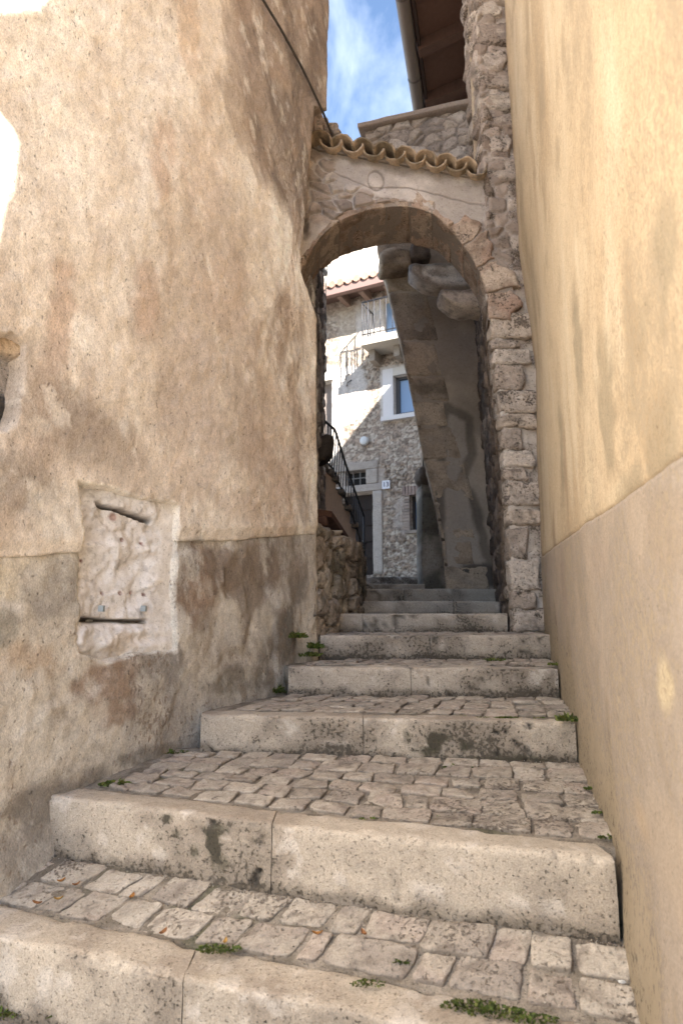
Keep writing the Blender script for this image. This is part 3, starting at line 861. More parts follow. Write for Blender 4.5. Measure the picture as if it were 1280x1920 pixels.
def zint(X):
    o = np.argsort(INC[:, 0])
    return np.interp(X, INC[o, 0], INC[o, 1])
# spandrel face
xs = np.linspace(-.34, .985, 190); tv = np.linspace(0, 1, 110)
U, T = np.meshgrid(xs, tv, indexing='ij')
Zi = zint(U) + .035
Z = Zi + T * (ztop(U) + .02 - Zi)
cr, rel, n_c, n_d, e = rubble_cols(U, Z, 9, 13, 81, [(190, 166, 148), (206, 188, 172), (174, 152, 136), (200, 174, 152), (168, 146, 130)], (190, 176, 166))
mort = mixc(np.broadcast_to(S(212, 198, 188), U.shape + (3,)), S(184, 170, 160), sstep(-.2, .5, n2(U, Z, 4, 4, 4, 83)))
p1 = np.array([on_arch(*p) for p in [(590, 262), (612, 290), (640, 345), (700, 360), (760, 372), (800, 392), (760, 420), (550, 420), (550, 262)]])
p2 = np.array([on_arch(*p) for p in [(935, 330), (925, 400), (890, 430), (960, 470), (1010, 470), (1010, 300)]])
rm = np.maximum(sstep(.03, -.03, poly_sd(U, Z, p1) + .05 * n_c), sstep(.03, -.03, poly_sd(U, Z, p2) + .05 * n_c))
c = mixc(mort, cr, rm * sstep(.05, .2, e + .1 * n_c))
out = .006 * n2(U, Z, 5, 5, 3, 84) + .002 * n_d + rm * (rel * .022 - .008)
# repaired ring-shaped crack and a hairline crack in the mortar
q = on_arch(704, 338)
dd = abs(np.hypot((U - q[0]) / .052, (Z - q[1]) / .068) - 1) + .12 * n_c
ring = sstep(.28, .05, dd)
c = mixc(c, S(122, 108, 98), ring * .7); out -= .006 * ring
line = np.abs(Z - np.interp(U, [on_arch(625, 322)[0], q[0] - .05, on_arch(760, 348)[0], on_arch(905, 385)[0]], [on_arch(625, 322)[1], on_arch(680, 348)[1], on_arch(760, 352)[1], on_arch(905, 385)[1]]) + .01 * n_c)
lm = sstep(.009, .002, line) * (U > on_arch(625, 0)[0])
c = mixc(c, S(112, 98, 90), lm * .5); out -= .005 * lm
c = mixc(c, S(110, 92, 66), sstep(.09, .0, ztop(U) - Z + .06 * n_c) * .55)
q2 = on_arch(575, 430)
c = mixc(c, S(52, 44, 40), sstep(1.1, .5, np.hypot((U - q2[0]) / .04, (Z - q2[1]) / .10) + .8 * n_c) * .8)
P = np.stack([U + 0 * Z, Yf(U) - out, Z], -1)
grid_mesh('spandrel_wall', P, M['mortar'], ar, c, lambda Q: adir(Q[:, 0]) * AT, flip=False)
# left abutment standing above the tiles against the house
ab = MB()
for i, (x, y, s) in enumerate(((604, 246, .045), (618, 256, .05), (596, 262, .045), (628, 264, .03), (592, 240, .04))):
    p = at(x, y, 3.9)
    V, F = stone(p, (s, .1, s * .8), r=.02, seed=300 + i, amp=.012, n=(7, 7, 6))
    ab.add(V, F, S(176, 156, 138))
ab.build('abutment_stone', M['stone'], ar, smooth=True)
# voussoirs
cuts = [0, 11, 22, 32, 42, 52, 61, 70, 79, 88, 98, 109, 120]
hts = [.03, .028, .032, .036, .075, .05, .10, .04, .15, .17, .20, .17]
for i in range(12):
    a, b = cuts[i], cuts[i + 1]
    hh = hts[i]
    U_, N_, F_ = rbox((1, .5, 1), .06, (18, 16, 12))
    tpar = (U_[:, 0] + 1) / 2
    ii = a + .3 + tpar * (b - a - .6) + .9 * np.sin(3 * U_[:, 2] + i * 1.7) * .3
    bx = np.interp(ii, range(121), INC[:, 0]); bz = np.interp(ii, range(121), INC[:, 1])
    nx = np.interp(ii, range(121), nrm[:, 0]); nz = np.interp(ii, range(121), nrm[:, 1])
    rr = (U_[:, 2] + 1) / 2 * hh * (1 + .22 * np.sin(i * 2.3 + 4 * tpar) + .12 * np.sin(9 * tpar + i))
    dep = (U_[:, 1] + .5)
    W = np.stack([bx + nx * rr, Yf(bx) - .004 - (.006 if i > 6 else .0) + 0 * bx, bz + nz * rr], 1) + dep[:, None] * (adir(bx) * (AT + .03))
    sc = np.stack([nx, -.3 + 0 * nx, nz], 1)
    dn = fbm(W * 9 + i * 3, 3, 90 + i) * .010 + fbm(W * 34, 3, 95 + i) * .007
    W = W + (N_[:, 0:1] * np.stack([np.interp(ii, range(121), tg[:, 0]), 0 * ii, np.interp(ii, range(121), tg[:, 1])], 1) + N_[:, 1:2] * np.array([0, 1, 0]) + N_[:, 2:3] * np.stack([nx, 0 * nx, nz], 1)) * dn[:, None]
    base = [S(200, 168, 138), S(190, 160, 130), S(206, 178, 148), S(196, 160, 130)][i % 4]
    c = mixc(np.tile(base, (len(W), 1)), S(156, 124, 96), sstep(-.2, .6, fbm(W * 10, 4, 96 + i)))
    c = mixc(c, S(196, 172, 150), sstep(.2, .6, fbm(W * 22, 3, 99 + i)) * .45)
    c = mixc(c, S(184, 130, 96), sstep(.1, .6, fbm(W * 6, 3, 120 + i)) * .5)
    mesh_obj('voussoir', W, F_, M['stone'], ar, c, dirt=np.clip(.12 + .5 * fbm(W * 10, 3, 130 + i), 0, .7))
# mortar core of the ring (fills the joints)
g = MB()
V = []
for k in range(121):
    for r_, d_ in ((.003, .002), (.003, AT + .02), (max(.02, hts[min(11, k * 12 // 121)] - .02), AT + .02), (max(.02, hts[min(11, k * 12 // 121)] - .02), .002)):
        V.append([INC[k, 0] + nrm[k, 0] * r_ + float(adir(INC[k, 0])[0]) * d_, Yf(INC[k, 0]) + ADIR[1] * d_, INC[k, 1] + nrm[k, 1] * r_])
F = [[k * 4 + j, k * 4 + (j + 1) % 4, (k + 1) * 4 + (j + 1) % 4, (k + 1) * 4 + j] for k in range(120) for j in range(4)]
g.add(V, F, S(160, 142, 126)); g.build('ring_mortar', M['mortar'], ar, smooth=False)
# pier: mortar core, then quoin stones
def xl(z): return np.interp(z, [-.2, .6, 1.2, 2.0, 2.6, 3.0, 6], [1.024, 1.024, 1.003, .962, .955, .95, .925])
us = np.concatenate([np.linspace(0, .55, 40), np.linspace(.56, 1, 24)]); zs = np.concatenate([np.linspace(-.12, 3.4, 300), np.linspace(3.42, 6.3, 200)])
U, Z = np.meshgrid(us, zs, indexing='ij')
fr = np.clip(U / .55, 0, 1); bk = np.clip((U - .55) / .45, 0, 1)
Xf = 1.27 - fr * (1.27 - xl(Z)); X = Xf + bk * .5 * .2
cr, rel, n_c, n_d, e = rubble_cols(X - bk * .6, Z, 8, 11, 101, [(180, 156, 138), (160, 138, 122), (194, 174, 156), (150, 126, 108)], (178, 162, 150))
m_r = sstep(2.0, 2.3, Z)
c = mixc(mixc(np.broadcast_to(S(206, 192, 176), U.shape + (3,)), S(180, 164, 148), sstep(-.3, .5, n_c)), cr, m_r)
rl_ = m_r * rel * .02 + .007 * n_c + .004 * n_d
edge_ = np.exp(-((U - .55) / .03) ** 2) * .012
j1, j2, j3, j4, j5 = rubble_cols(bk * .5 + 3, Z, 7, 8, 104, [(128, 106, 86), (108, 88, 72), (146, 122, 100)], (92, 76, 62))
c = mixc(c, j1, sstep(.12, .3, bk) * (Z < 2.1))
P = np.stack([X - .002 - bk.clip(0, .2) * 5 * rl_ + edge_ - .03 * j2 * sstep(.1, .3, bk), Yf(Xf) - .003 + bk * .49 - (1 - bk) * rl_ + edge_, Z], -1)
PF = grid_mesh('pier_mortar', P, M['mortar'], ar, c, (.25, .3, 0), flip=True, dirt=np.clip(.35 + .5 * n_c, 0, .8))
ybounds = [1187, 1143, 1108, 1050, 988, 952, 904, 880, 846, 806, 778, 734, 686, 658, 640, 588]
zb_ = [at(950, y, 3.92)[2] for y in ybounds]
rng = np.random.default_rng(5)
for i in range(len(zb_) - 1):
    z0, z1 = zb_[i], zb_[i + 1]
    zc = (z0 + z1) / 2
    xL = float(xl(zc)) - .004
    w = (1.24, 1.17, 1.21, 1.14, 1.235)[i % 5] - xL
    hz_ = (z1 - z0) / 2 * (.93, .98, .9, .97, .94)[(i * 3) % 5]
    V, F = stone((xL + w / 2, float(Yf(xL)) + .047 - rng.random() * .005, zc), (w / 2, .05, hz_), r=.022, seed=400 + i, amp=.005, fr=12, plan=.014, n=(20, 8, 15), amp2=.005)
    b = [S(200, 180, 160), S(184, 162, 142), S(212, 194, 176), S(176, 156, 138), S(206, 182, 156)][i % 5]
    c = mixc(np.tile(b, (len(V), 1)), b * .72, sstep(-.1, .6, fbm(V * 12, 4, 410 + i)))
    c = mixc(c, S(206, 186, 168), sstep(.2, .6, fbm(V * 20, 3, 430 + i)) * .5)
    c = mixc(c, S(96, 80, 68), sstep(.3, .6, fbm(V * 30, 3, 450 + i)) * (.5 if i < 8 else .3))
    mesh_obj('quoin_stone', V, F, M['stone'], ar, c, dirt=np.clip(.25 + .6 * fbm(V * 11, 3, 470 + i), 0, .9))
# upper quoins of the pier above the arch
zz = on_arch(915, 345)[1] + .02; i = 0
while zz < 6.2:
    hgt = .13 + .08 * rng.random()
    xL = float(xl(zz + hgt / 2)) - .002
    w = (.20 if i % 2 else .26) + .03 * rng.random()
    V, F = stone((xL + w / 2, float(Yf(xL)) + .182, zz + hgt / 2), (w / 2, .187, hgt / 2 - .012), r=.03, seed=500 + i, amp=.009, fr=11, plan=.02, n=(16, 12, 12), amp2=.007)
    b = [S(172, 152, 136), S(190, 170, 154), S(160, 138, 122), S(196, 178, 160)][i % 4]
    c = mixc(np.tile(b, (len(V), 1)), b * .66, sstep(-.1, .6, fbm(V * 10, 4, 510 + i)))
    c = mixc(c, S(196, 180, 164), sstep(.25, .6, fbm(V * 18, 3, 530 + i)) * .5)
    mesh_obj('quoin_stone', V, F, M['stone'], ar, c, dirt=np.clip(.25 + .6 * fbm(V * 11, 3, 570 + i), 0, .9))
    zz += hgt + .012; i += 1
# roof tiles along the top
NT = 8
for i in range(NT):
    for kind in (0, 1):
        f = (i + (.25 if kind == 0 else .75)) / NT
        Xc = top[0][0] - .015 + f * (top[1][0] - top[0][0] + .03)
        zc = float(ztop(Xc)) + (.045 if kind == 0 else .055)
        R, th = .075, .013
        V = []; F = []
        na, nl = 12, 5
        for l in range(nl):
            tl = l / (nl - 1)
            for ring_, rad in ((0, R), (1, R - th)):
                for a in range(na + 1):
                    ang = pi * a / na
                    cx = cos(ang) * (rad if ring_ == 0 else rad) * (1 - .12 * tl)
                    cz = sin(ang) * rad * .9
                    if kind: cz = -cz
                    V.append([Xc + cx + ADIR[0] * (tl * .5 - .05), Yf(Xc) - .055 - .012 * random.random() * (l == 0) + ADIR[1] * tl * .5, zc + cz + .05 * tl])
        m = na + 1
        for l in range(nl - 1):
            for a in range(na):
                o0 = l * 2 * m; o1 = (l + 1) * 2 * m
                F.append([o0 + a, o0 + a + 1, o1 + a + 1, o1 + a])
                F.append([o0 + m + a + 1, o0 + m + a, o1 + m + a, o1 + m + a + 1])
        for a in range(na):
            F.append([a, m + a, m + a + 1, a + 1])
        for l in range(nl - 1):
            o0 = l * 2 * m; o1 = (l + 1) * 2 * m
            F.append([o0, o1, o1 + m, o0 + m]); F.append([o0 + na, o0 + m + na, o1 + m + na, o1 + na])
        V = np.array(V); V[:, 2] += fbm(V * 20, 2, i) * .006
        c = mixc(np.tile(S(196, 160, 112), (len(V), 1)), S(136, 114, 76), sstep(-.3, .4, fbm(V * 14, 3, 7 * i + kind)))
        c = mixc(c, S(176, 146, 108), sstep(.2, .6, fbm(V * 30, 3, 9 * i + kind)) * .5)
        mesh_obj('roof_tile', V, F, M['tile'], ar, c)
mb = MB()
V = []
for f in (0, 1):
    Xc = top[0][0] + f * (top[1][0] - top[0][0]); z = float(ztop(Xc)) + .03
    for (dd_, dz) in ((-.02, 0), (.45, .05), (.45, .0), (-.02, -.03)):
        V.append([Xc + ADIR[0] * dd_, Yf(Xc) + ADIR[1] * dd_, z + dz])
mb.add(V, [[0, 4, 5, 1], [1, 5, 6, 2], [2, 6, 7, 3], [3, 7, 4, 0], [0, 1, 2, 3], [7, 6, 5, 4]], S(150, 134, 118))
mb.build('tile_bed', M['mortar'], ar)

# ------------------------------------------------------------------ parapet behind the arch
pw = root('parapet_wall', 'low rubble parapet with a flat stone coping, behind the tiled top of the arch', 'wall', (.7, 4.9, 3.4))
A = at(684, 240, 5.0); B = at(900, 196, 4.72)
us = np.linspace(0, 1, 110); zs = np.linspace(3.42, A[2] - .04, 110)
U, Z = np.meshgrid(us, zs, indexing='ij')
D = B - A
X = A[0] + D[0] * U
cr, rel, n_c, n_d, e = rubble_cols(X, Z, 7, 11, 131, [(178, 164, 152), (196, 184, 172), (160, 146, 134), (184, 168, 150)], (152, 138, 128))
P = np.stack([X, A[1] + D[1] * U - rel * .025 - .006 * n_c, Z], -1)
grid_mesh('rubble_face', P, M['rubble'], pw, cr, (.08, .3, 0))
mb = MB()
V, F = stone(((A[0] + B[0]) / 2 - .0, (A[1] + B[1]) / 2 + .1, A[2] - .02), (np.hypot(D[0], D[1]) / 2 + .02, .17, .024), ax=[[D[0] / np.hypot(D[0], D[1]), D[1] / np.hypot(D[0], D[1]), 0], [-D[1] / np.hypot(D[0], D[1]), D[0] / np.hypot(D[0], D[1]), 0], [0, 0, 1]], r=.008, seed=77, amp=.004, n=(30, 6, 4), amp2=.002)
mb.add(V, F, S(164, 146, 132)); mb.build('coping', M['kerb'], pw, smooth=True)

# ------------------------------------------------------------------ house with the brown eave
eh = root('eaves_house', 'upper house behind the arch with a brown wooden eave and gutter against the sky', 'house', (1.2, 5.5, 3.0))
us = np.linspace(0, 1, 30); zs = np.linspace(3.1, 5.45, 60)
U, Z = np.meshgrid(us, zs, indexing='ij')
P = np.stack([.93 + U * 1.0, 4.02 + U * 4.4, Z], -1)
c = mixc(np.broadcast_to(S(206, 182, 140), U.shape + (3,)), S(176, 150, 116), sstep(-.2, .5, n2(P[..., 1], Z, 3, 2, 4, 141)))
grid_mesh('side_wall', P, M['plaster'], eh, c, (.3, 0, 0), flip=True)
H = 5.2
ra, rb = ray(755, 0), ray(786, 212)
G1 = np.array([ra[0] * H / ra[1], H / ra[1], H]); G2 = np.array([rb[0] * H / rb[1], H / rb[1], H])
gd = (G2 - G1) / np.linalg.norm(G2 - G1)
Ga = G1 - gd * 1.1; Gb = G2 + gd * 2.2
gp = np.cross([0, 0, 1.0], gd)                     # points left (-X)
mb = MB()
V = []; F = []
for k, p in enumerate((Ga, Gb)):
    for rad in (.062, .056):
        for a in range(13):
            an = pi * a / 12 + pi
            V.append(p + gp * cos(an) * rad + np.array([0, 0, sin(an) * rad + .0]))
for a in range(12):
    F.append([a, a + 1, 26 + a + 1, 26 + a]); F.append([13 + a + 1, 13 + a, 39 + a, 39 + a + 1])
for a in (0, 12):
    F.append([a, 13 + a, 39 + a, 26 + a])
F.append(list(range(13)) + list(range(25, 12, -1)))
mb.add(V, F, S(120, 108, 100))
for t in np.arange(.2, 4.2, .85):                  # straps
    p = Ga + gd * t
    for a in range(12):
        an0 = pi * a / 12 + pi; an1 = pi * (a + 1) / 12 + pi
        q = [p + gp * cos(x) * .066 + np.array([0, 0, sin(x) * .066]) + gd * dd_ for x in (an0, an1) for dd_ in (-.012, .012)]
        mb.add(q, [[0, 1, 3, 2]], S(90, 80, 74))
mb.build('gutter', M['iron'], eh, smooth=False)
W1 = np.array([.93 - .25, 4.02 - 1.1, H + .16]); W2 = np.array([.93 + 1.0, 4.02 + 4.4, H + .16])
def strip(p, q, th):
    p = [np.array(x, float) for x in p]; q = [np.array(x, float) for x in q]
    V = [p[0], p[1], q[1], q[0]]; V = V + [v + np.array([0, 0, th]) for v in V]
    return V, [[0, 1, 2, 3], [7, 6, 5, 4], [0, 4, 5, 1], [1, 5, 6, 2], [2, 6, 7, 3], [3, 7, 4, 0]]
mb = MB(); V, F = strip((Ga - gp * .03 + [0, 0, .03], Gb - gp * .03 + [0, 0, .03]), (W1 + [1.5, 0, .45], W2 + [1.5, 0, .45]), .03)
mb.add(V, F, S(120, 80, 62)); mb.build('soffit_board', M['wood'], eh)
mb = MB(); V, F = strip((Ga + gp * .02 + [0, 0, .068], Gb + gp * .02 + [0, 0, .068]), (W1 + [1.5, 0, .52], W2 + [1.5, 0, .52]), .06)
mb.add(V, F, S(150, 110, 84)); mb.build('roof', M['tile'], eh)
for t in np.arange(.35, 4.3, .62):
    p = Ga + gd * t - gp * .07 + np.array([0, 0, -.0]); q = p - gp * 1.1 + np.array([0, 0, .31])
    ax0 = (q - p) / np.linalg.norm(q - p); ax1 = gd; ax2 = np.cross(ax0, ax1)
    MB().box((p + q) / 2 + np.array([0, 0, -.015]), (np.linalg.norm(q - p) / 2, .045, .055), [ax0, ax1, ax2], S(106, 72, 58)).build('rafter', M['wood'], eh)
mb = MB(); V, F = strip((Ga - gp * .075 + [0, 0, -.03], Gb - gp * .075 + [0, 0, -.03]), (Ga - gp * .1 + [0, 0, -.03], Gb - gp * .1 + [0, 0, -.03]), .09)
mb.add(V, F, S(64, 44, 38)); mb.build('fascia_board', M['wood'], eh)

nb = root('added_shade_house', 'unseen plain house added behind the right hand buildings to shade the far house', 'house', (4, 7.5, -.9))  # unseen block added to keep sun off the lower far facade
hb = MB(); c_ = np.array([2.2, 5.0]); d_ = np.array([3.55, 10.6])
q_ = [c_, d_, d_ + [3, -.8], c_ + [3, -.8]]
hb.add([[p[0], p[1], z] for z in (-.9, 7.55) for p in q_], [[0, 3, 2, 1], [4, 5, 6, 7], [0, 1, 5, 4], [1, 2, 6, 5], [2, 3, 7, 6], [3, 0, 4, 7]], S(206, 186, 156))
hb.build('wall', M['plaster'], nb)
# ------------------------------------------------------------------ passage side wall + rear buttress wall
sw = root('passage_wall', 'dark rough side wall of the passage running back from the right arch pier', 'wall', (1.2, 5, -.1))
us = np.linspace(0, 1, 90); zs = np.linspace(-.1, 3.6, 150)
U, Z = np.meshgrid(us, zs, indexing='ij')
Y = 4.1 + 1.9 * U; X = np.interp(Z, [-.2, .6, 1.2, 2, 4], [1.06, 1.06, 1.04, .995, .98]) + .185 * (Y - 3.95)
cr, rel, n_c, n_d, e = rubble_cols(Y, Z, 6, 8, 151, [(110, 90, 72), (92, 76, 62), (130, 108, 88), (82, 68, 58)], (86, 74, 64))
P = np.stack([X - rel * .035 - .015 * n_c, Y, Z], -1)
grid_mesh('rubble_face', P, M['rubble'], sw, np.clip(cr * 2.0, 0, .7), (.3, 0, 0), flip=True)

bw = root('buttress_wall', 'shaded grey wall behind the arch with a curved leaning edge of big quoin stones', 'wall', (1, 6, .2))
YB = 5.95
edge_px = [(705, 448), (706, 470), (712, 492), (728, 550), (745, 620), (758, 680), (770, 740), (782, 800), (793, 862), (806, 910), (817, 960), (826, 1010), (832, 1060), (836, 1108)]
E = np.array([at(x, y, YB)[[0, 2]] for x, y in edge_px])
def xe(z): return np.interp(z, E[::-1, 1], E[::-1, 0], left=E[-1, 0], right=E[0, 0] - .02)
us = np.linspace(0, 1, 90); zs = np.linspace(.2, 4.5, 260)
U, Z = np.meshgrid(us, zs, indexing='ij')
X = xe(Z) + .03 + U * (1.75 - xe(Z))
n_a = n2(X, Z, 2, 2, 4, 161); n_c = n2(X, Z, 8, 8, 4, 162)
c = mixc(np.broadcast_to(S(188, 172, 154), U.shape + (3,)), S(160, 146, 132), sstep(-.2, .5, n_a))
# grey newer render low on the right with a wavy dark border
bp = np.array([at(x, y, YB)[[0, 2]] for x, y in [(838, 770), (872, 790), (880, 850), (860, 905), (878, 930), (885, 960), (892, 990), (900, 1010), (905, 1040), (918, 1060), (925, 1110), (830, 1110), (830, 900)]])
sd = poly_sd(X, Z, bp) + .02 * n_c
c = mixc(c, S(172, 162, 154), sstep(.02, -.03, sd) * .8)
c = mixc(c, S(74, 66, 60), sstep(.07, .02, abs(sd - .03)) * .6)
dk = at(888, 1078, YB)
c = mixc(c, S(66, 60, 58), sstep(1.15, .7, np.hypot((X - dk[0]) / .26, (Z - dk[2]) / .12) + .4 * n_c) * .8)
out = .012 * n_a + .005 * n_c + .006 * sstep(.02, -.02, sd)
P = np.stack([X, YB - out, Z], -1)
grid_mesh('plaster_face', P, M['mortar'], bw, np.clip(c * np.array([1.16, 1.08, .98]), 0, .8), (.16, .6, 0))
yb = [1108, 1060, 1012, 975, 940, 862, 800, 752, 706, 640, 548, 500, 448]
for i in range(len(yb) - 1):
    z0 = at(800, yb[i], YB)[2]; z1 = at(800, yb[i + 1], YB)[2]
    w = [.40, .28, .32, .30, .38, .36, .3, .36, .34, .38, .40, .46][i]
    V, N_, F = rbox((w / 2, .24, (z1 - z0) / 2 - .006), .02, (14, 10, 14))
    W = V.copy()
    W[:, 2] = V[:, 2] + (z0 + z1) / 2
    W[:, 0] = V[:, 0] + w / 2 + xe(W[:, 2])
    W[:, 1] = V[:, 1] + YB + .232
    W[:, 0] += (V[:, 1] + .24) * .17
    W = W + N_ * (fbm(W * 7 + i, 3, 170 + i) * .007 + fbm(W * 30, 3, 171 + i) * .005)[:, None]
    b = np.array([1.1, 1.03, .94]) * [S(196, 172, 144), S(184, 160, 134), S(202, 178, 150), S(178, 156, 132)][i % 4]
    c = mixc(np.tile(b, (len(W), 1)), b * .6, sstep(-.1, .6, fbm(W * 8, 4, 180 + i)))
    c = mixc(c, S(160, 144, 126), sstep(.25, .6, fbm(W * 14, 3, 190 + i)) * .4)
    mesh_obj('quoin_stone', W, F, M['stone'], bw, c)
# lintel stones tucked under the arch
for (x0, y0, x1, y1, Y, colr, nm) in ((712, 466, 768, 500, 5.74, (206, 172, 128), 'lintel_stone'), (768, 456, 806, 486, 5.74, (150, 124, 100), 'lintel_stone')):
    a = at(x0, y1, Y); b = at(x1, y0, Y)
    V, F = stone((a + b) / 2 + np.array([0, .12, 0]), ((b[0] - a[0]) / 2, .14, (b[2] - a[2]) / 2), r=.045, seed=int(x0), amp=.014, n=(12, 10, 10))
    c = mixc(np.tile(S(*colr), (len(V), 1)), S(*colr) * .55, sstep(-.1, .6, fbm(V * 10, 4, 6)))
    mesh_obj(nm, V, F, M['stone'], bw, c)
# two big rounded corbels reaching out of the passage wall
for (x0, y0, x1, y1, Y, lab) in ((766, 492, 890, 556, 5.35, 'upper of the two big rounded stone corbels seen under the arch'), (820, 540, 925, 600, 4.95, 'lower of the two big rounded stone corbels seen under the arch')):
    a = at(x0, y1, Y + .2); b = at(x1, y0, Y)
    cc = np.array([(a[0] + b[0]) / 2, Y, (a[2] + b[2]) / 2])
    V, N_, F = rbox(((b[0] - a[0]) / 2 + .06, .13, (b[2] - a[2]) / 2), .05, (22, 12, 14))
    # quarter-round nose: the lower left end curves up
    hx = (b[0] - a[0]) / 2 + .06; hz = (b[2] - a[2]) / 2
    t = np.clip((-V[:, 0] / hx - .1) / .9, 0, 1)
    lowz = -hz + (t ** 2.4) * hz * 1.35
    V[:, 2] = lowz + (V[:, 2] + hz) / (2 * hz) * (hz - lowz)
    V = V + N_ * (fbm(V * 9 + x0, 3, 200) * .010 + fbm(V * 34 + x0, 3, 201) * .005)[:, None]
    W = V + cc + np.array([.06, .12, 0])
    c = mixc(np.tile(S(232, 210, 184), (len(W), 1)), S(196, 166, 138), sstep(-.2, .5, fbm(W * 9, 4, 205)))
    c = mixc(c, S(124, 110, 98), sstep(.35, .8, V[:, 2] / hz) * .6)
    c = mixc(c, S(110, 84, 62), sstep(.3, .6, fbm(W * 24, 3, 206)) * .5)
    o = mesh_obj('stone_corbel', W, F, M['stone'], None, c)
    tag(o, lab, 'corbel')

# mossy pilaster with its corbel further back
pil = root('mossy_pilaster', 'dark mossy wall strip left of the buttress, topped by a stone corbel', 'wall', (1.1, 7.1, .4))
YP = 7.1
a0 = at(793, 1108, YP)[0]; a1 = at(842, 900, YP)[0] + .3; zt = at(800, 905, YP)[2]
us = np.linspace(a0, a1, 40); zs = np.linspace(.3, zt, 110)
U, Z = np.meshgrid(us, zs, indexing='ij')
n_a = n2(U, Z, 4, 3, 4, 211)
c = mixc(np.broadcast_to(S(168, 152, 132), U.shape + (3,)), S(112, 104, 86), sstep(-.3, .4, n_a))
c = mixc(c, S(80, 76, 66), sstep(.1, .5, n2(U, Z, 3, 9, 4, 212)) * .6)
P = np.stack([U + .012 * n2(U, Z, 5, 5, 3, 213) * (U < a0 + .02), YP - .02 * n_a, Z], -1)
grid_mesh('wall_strip', P, M['rubble'], pil, c * 1.1, (0, .5, 0))
p = at(800, 892, YP - .05)
V, F = stone(p + np.array([.06, .1, 0]), (.17, .22, .085), r=.06, seed=31, amp=.02, n=(10, 10, 8))
mesh_obj('corbel', V, F, M['stone'], pil, S(110, 92, 78))
mb = MB(); p = at(797, 866, YP); mb.box(p + np.array([.02, .1, .02]), (.05, .08, .12), col=S(60, 56, 52)); mb.build('downpipe_stub', M['iron'], pil)

# ------------------------------------------------------------------ rubble retaining wall on the left, outside stair
rwall = root('rubble_wall', 'low irregular rubble wall left of the upper steps, under the outside stair', 'wall', (.05, 5, -.2))
PL = np.array([(-.16, 3.46), (-.10, 3.62), (.0, 4.05), (.10, 4.55), (.165, 4.95), (.19, 5.7), (.235, 7.0), (.24, 7.9)])
d = np.concatenate([[0], np.cumsum(np.hypot(*np.diff(PL, axis=0).T))])
us = np.linspace(0, d[-1], 330); zs = np.linspace(-.25, 1, 110)
U, T = np.meshgrid(us, np.linspace(0, 1, 110), indexing='ij')
X0 = np.interp(U, d, PL[:, 0]); Y0 = np.interp(U, d, PL[:, 1])
ztp = np.interp(Y0, [3.4, 3.6, 4.3, 5.2, 6.3, 7.9], [.56, .55, .56, .55, .55, .55]) + .03 * n2(U, U * 0, 4, 1, 3, 221)
Z = -.25 + T * (ztp + .25)
cr, rel, n_c, n_d, e = rubble_cols(U, Z, 4.6, 7, 222, [(190, 174, 154), (174, 158, 140), (202, 188, 168), (158, 144, 126), (184, 164, 140)], (126, 112, 98), .06)
cr = mixc(cr, S(78, 78, 44), sstep(.25, .6, n2(U, Z, 3, 3, 4, 225)) * .5)
out = rel * .038 + .016 * n_c + .006 * n_d - .02
P = np.stack([X0 + out, Y0 - out * .15, Z], -1)
grid_mesh('rubble_face', P, M['rubble'], rwall, cr, (-.4, 0, 0), flip=False)
tp = MB()
V, F = strip((np.array([-.12, 3.62, .53]), np.array([.22, 7.9, .53])), (np.array([-.6, 3.62, .5]), np.array([-.3, 7.9, .5])), .02)
tp.add(V, F, S(130, 114, 92)); tp.build('wall_top', M['bed'], rwall)

st = root('outside_stair', 'outside stone stair with pinkish plastered side climbing left above the rubble wall', 'stair', (0, 7, .5))
RB = np.array([at(681, 1046, 7.5), at(664, 985, 7.13), at(640, 925, 6.75), at(622, 882, 6.45), at(605, 866, 6.2)])
def rail_at(t, arr):
    n = len(arr) - 1; return np.stack([np.interp(np.asarray(t) * n, range(n + 1), arr[:, i]) for i in range(3)], -1)
# stair side wall, a zig-zag body
sa, sb = rail_at(0, RB), rail_at(1, RB)
NS = 7
mb = MB()
for i in range(NS):
    t0, t1 = i / NS, (i + 1) / NS
    p0, p1 = rail_at(t0, RB), rail_at(t1, RB)
    zt_ = p1[2] - .03
    V = []
    for (q, z) in ((p0, .45), (p1, .45), (p1, zt_), (p0, zt_)):
        V.append([q[0] - .03, q[1], z]); 
    V = np.array(V); V2 = V + np.array([-.75, .2, 0])
    mb.add(np.concatenate([V, V2]), [[0, 3, 2, 1], [4, 5, 6, 7], [0, 1, 5, 4], [1, 2, 6, 5], [2, 3, 7, 6], [3, 0, 4, 7]], S(232, 190, 156))
mb.build('side_wall', M['plaster'], st)
for i in range(NS):
    t0, t1 = i / NS, (i + 1) / NS
    p0, p1 = rail_at(t0, RB), rail_at(t1, RB)
    c0 = (p0 + p1) / 2
    V, F = stone((c0[0] - .36, c0[1] + .07, p1[2] - .035), (.39, np.linalg.norm((p1 - p0)[:2]) / 2 + .02, .032), r=.015, seed=600 + i, amp=.006, n=(12, 6, 4))
    mesh_obj('stair_tread', V, F, M['stone'], st, S(128, 116, 104))
rl = root('stair_railing', 'thin black iron railing sloping along the outside stair', 'railing', (0, 7, .8))
RT = np.array([at(682, 968, 7.5), at(664, 918, 7.13), at(645, 862, 6.75), at(628, 806, 6.45), at(604, 786, 6.2)])
RBr = RB + np.array([.01, 0, .02])
MB().tube(rail_at(np.linspace(0, 1, 30), RT), .014, 8, S(40, 40, 44)).build('handrail', M['iron'], rl, smooth=True)
MB().tube(rail_at(np.linspace(0, 1, 30), RBr), .011, 8, S(40, 40, 44)).build('bottom_rail', M['iron'], rl, smooth=True)
for t in np.linspace(0, 1, 19):
    MB().tube([rail_at(t, RBr), rail_at(t, RT)], .0065, 6, S(40, 40, 44)).build('baluster', M['iron'], rl, smooth=True)
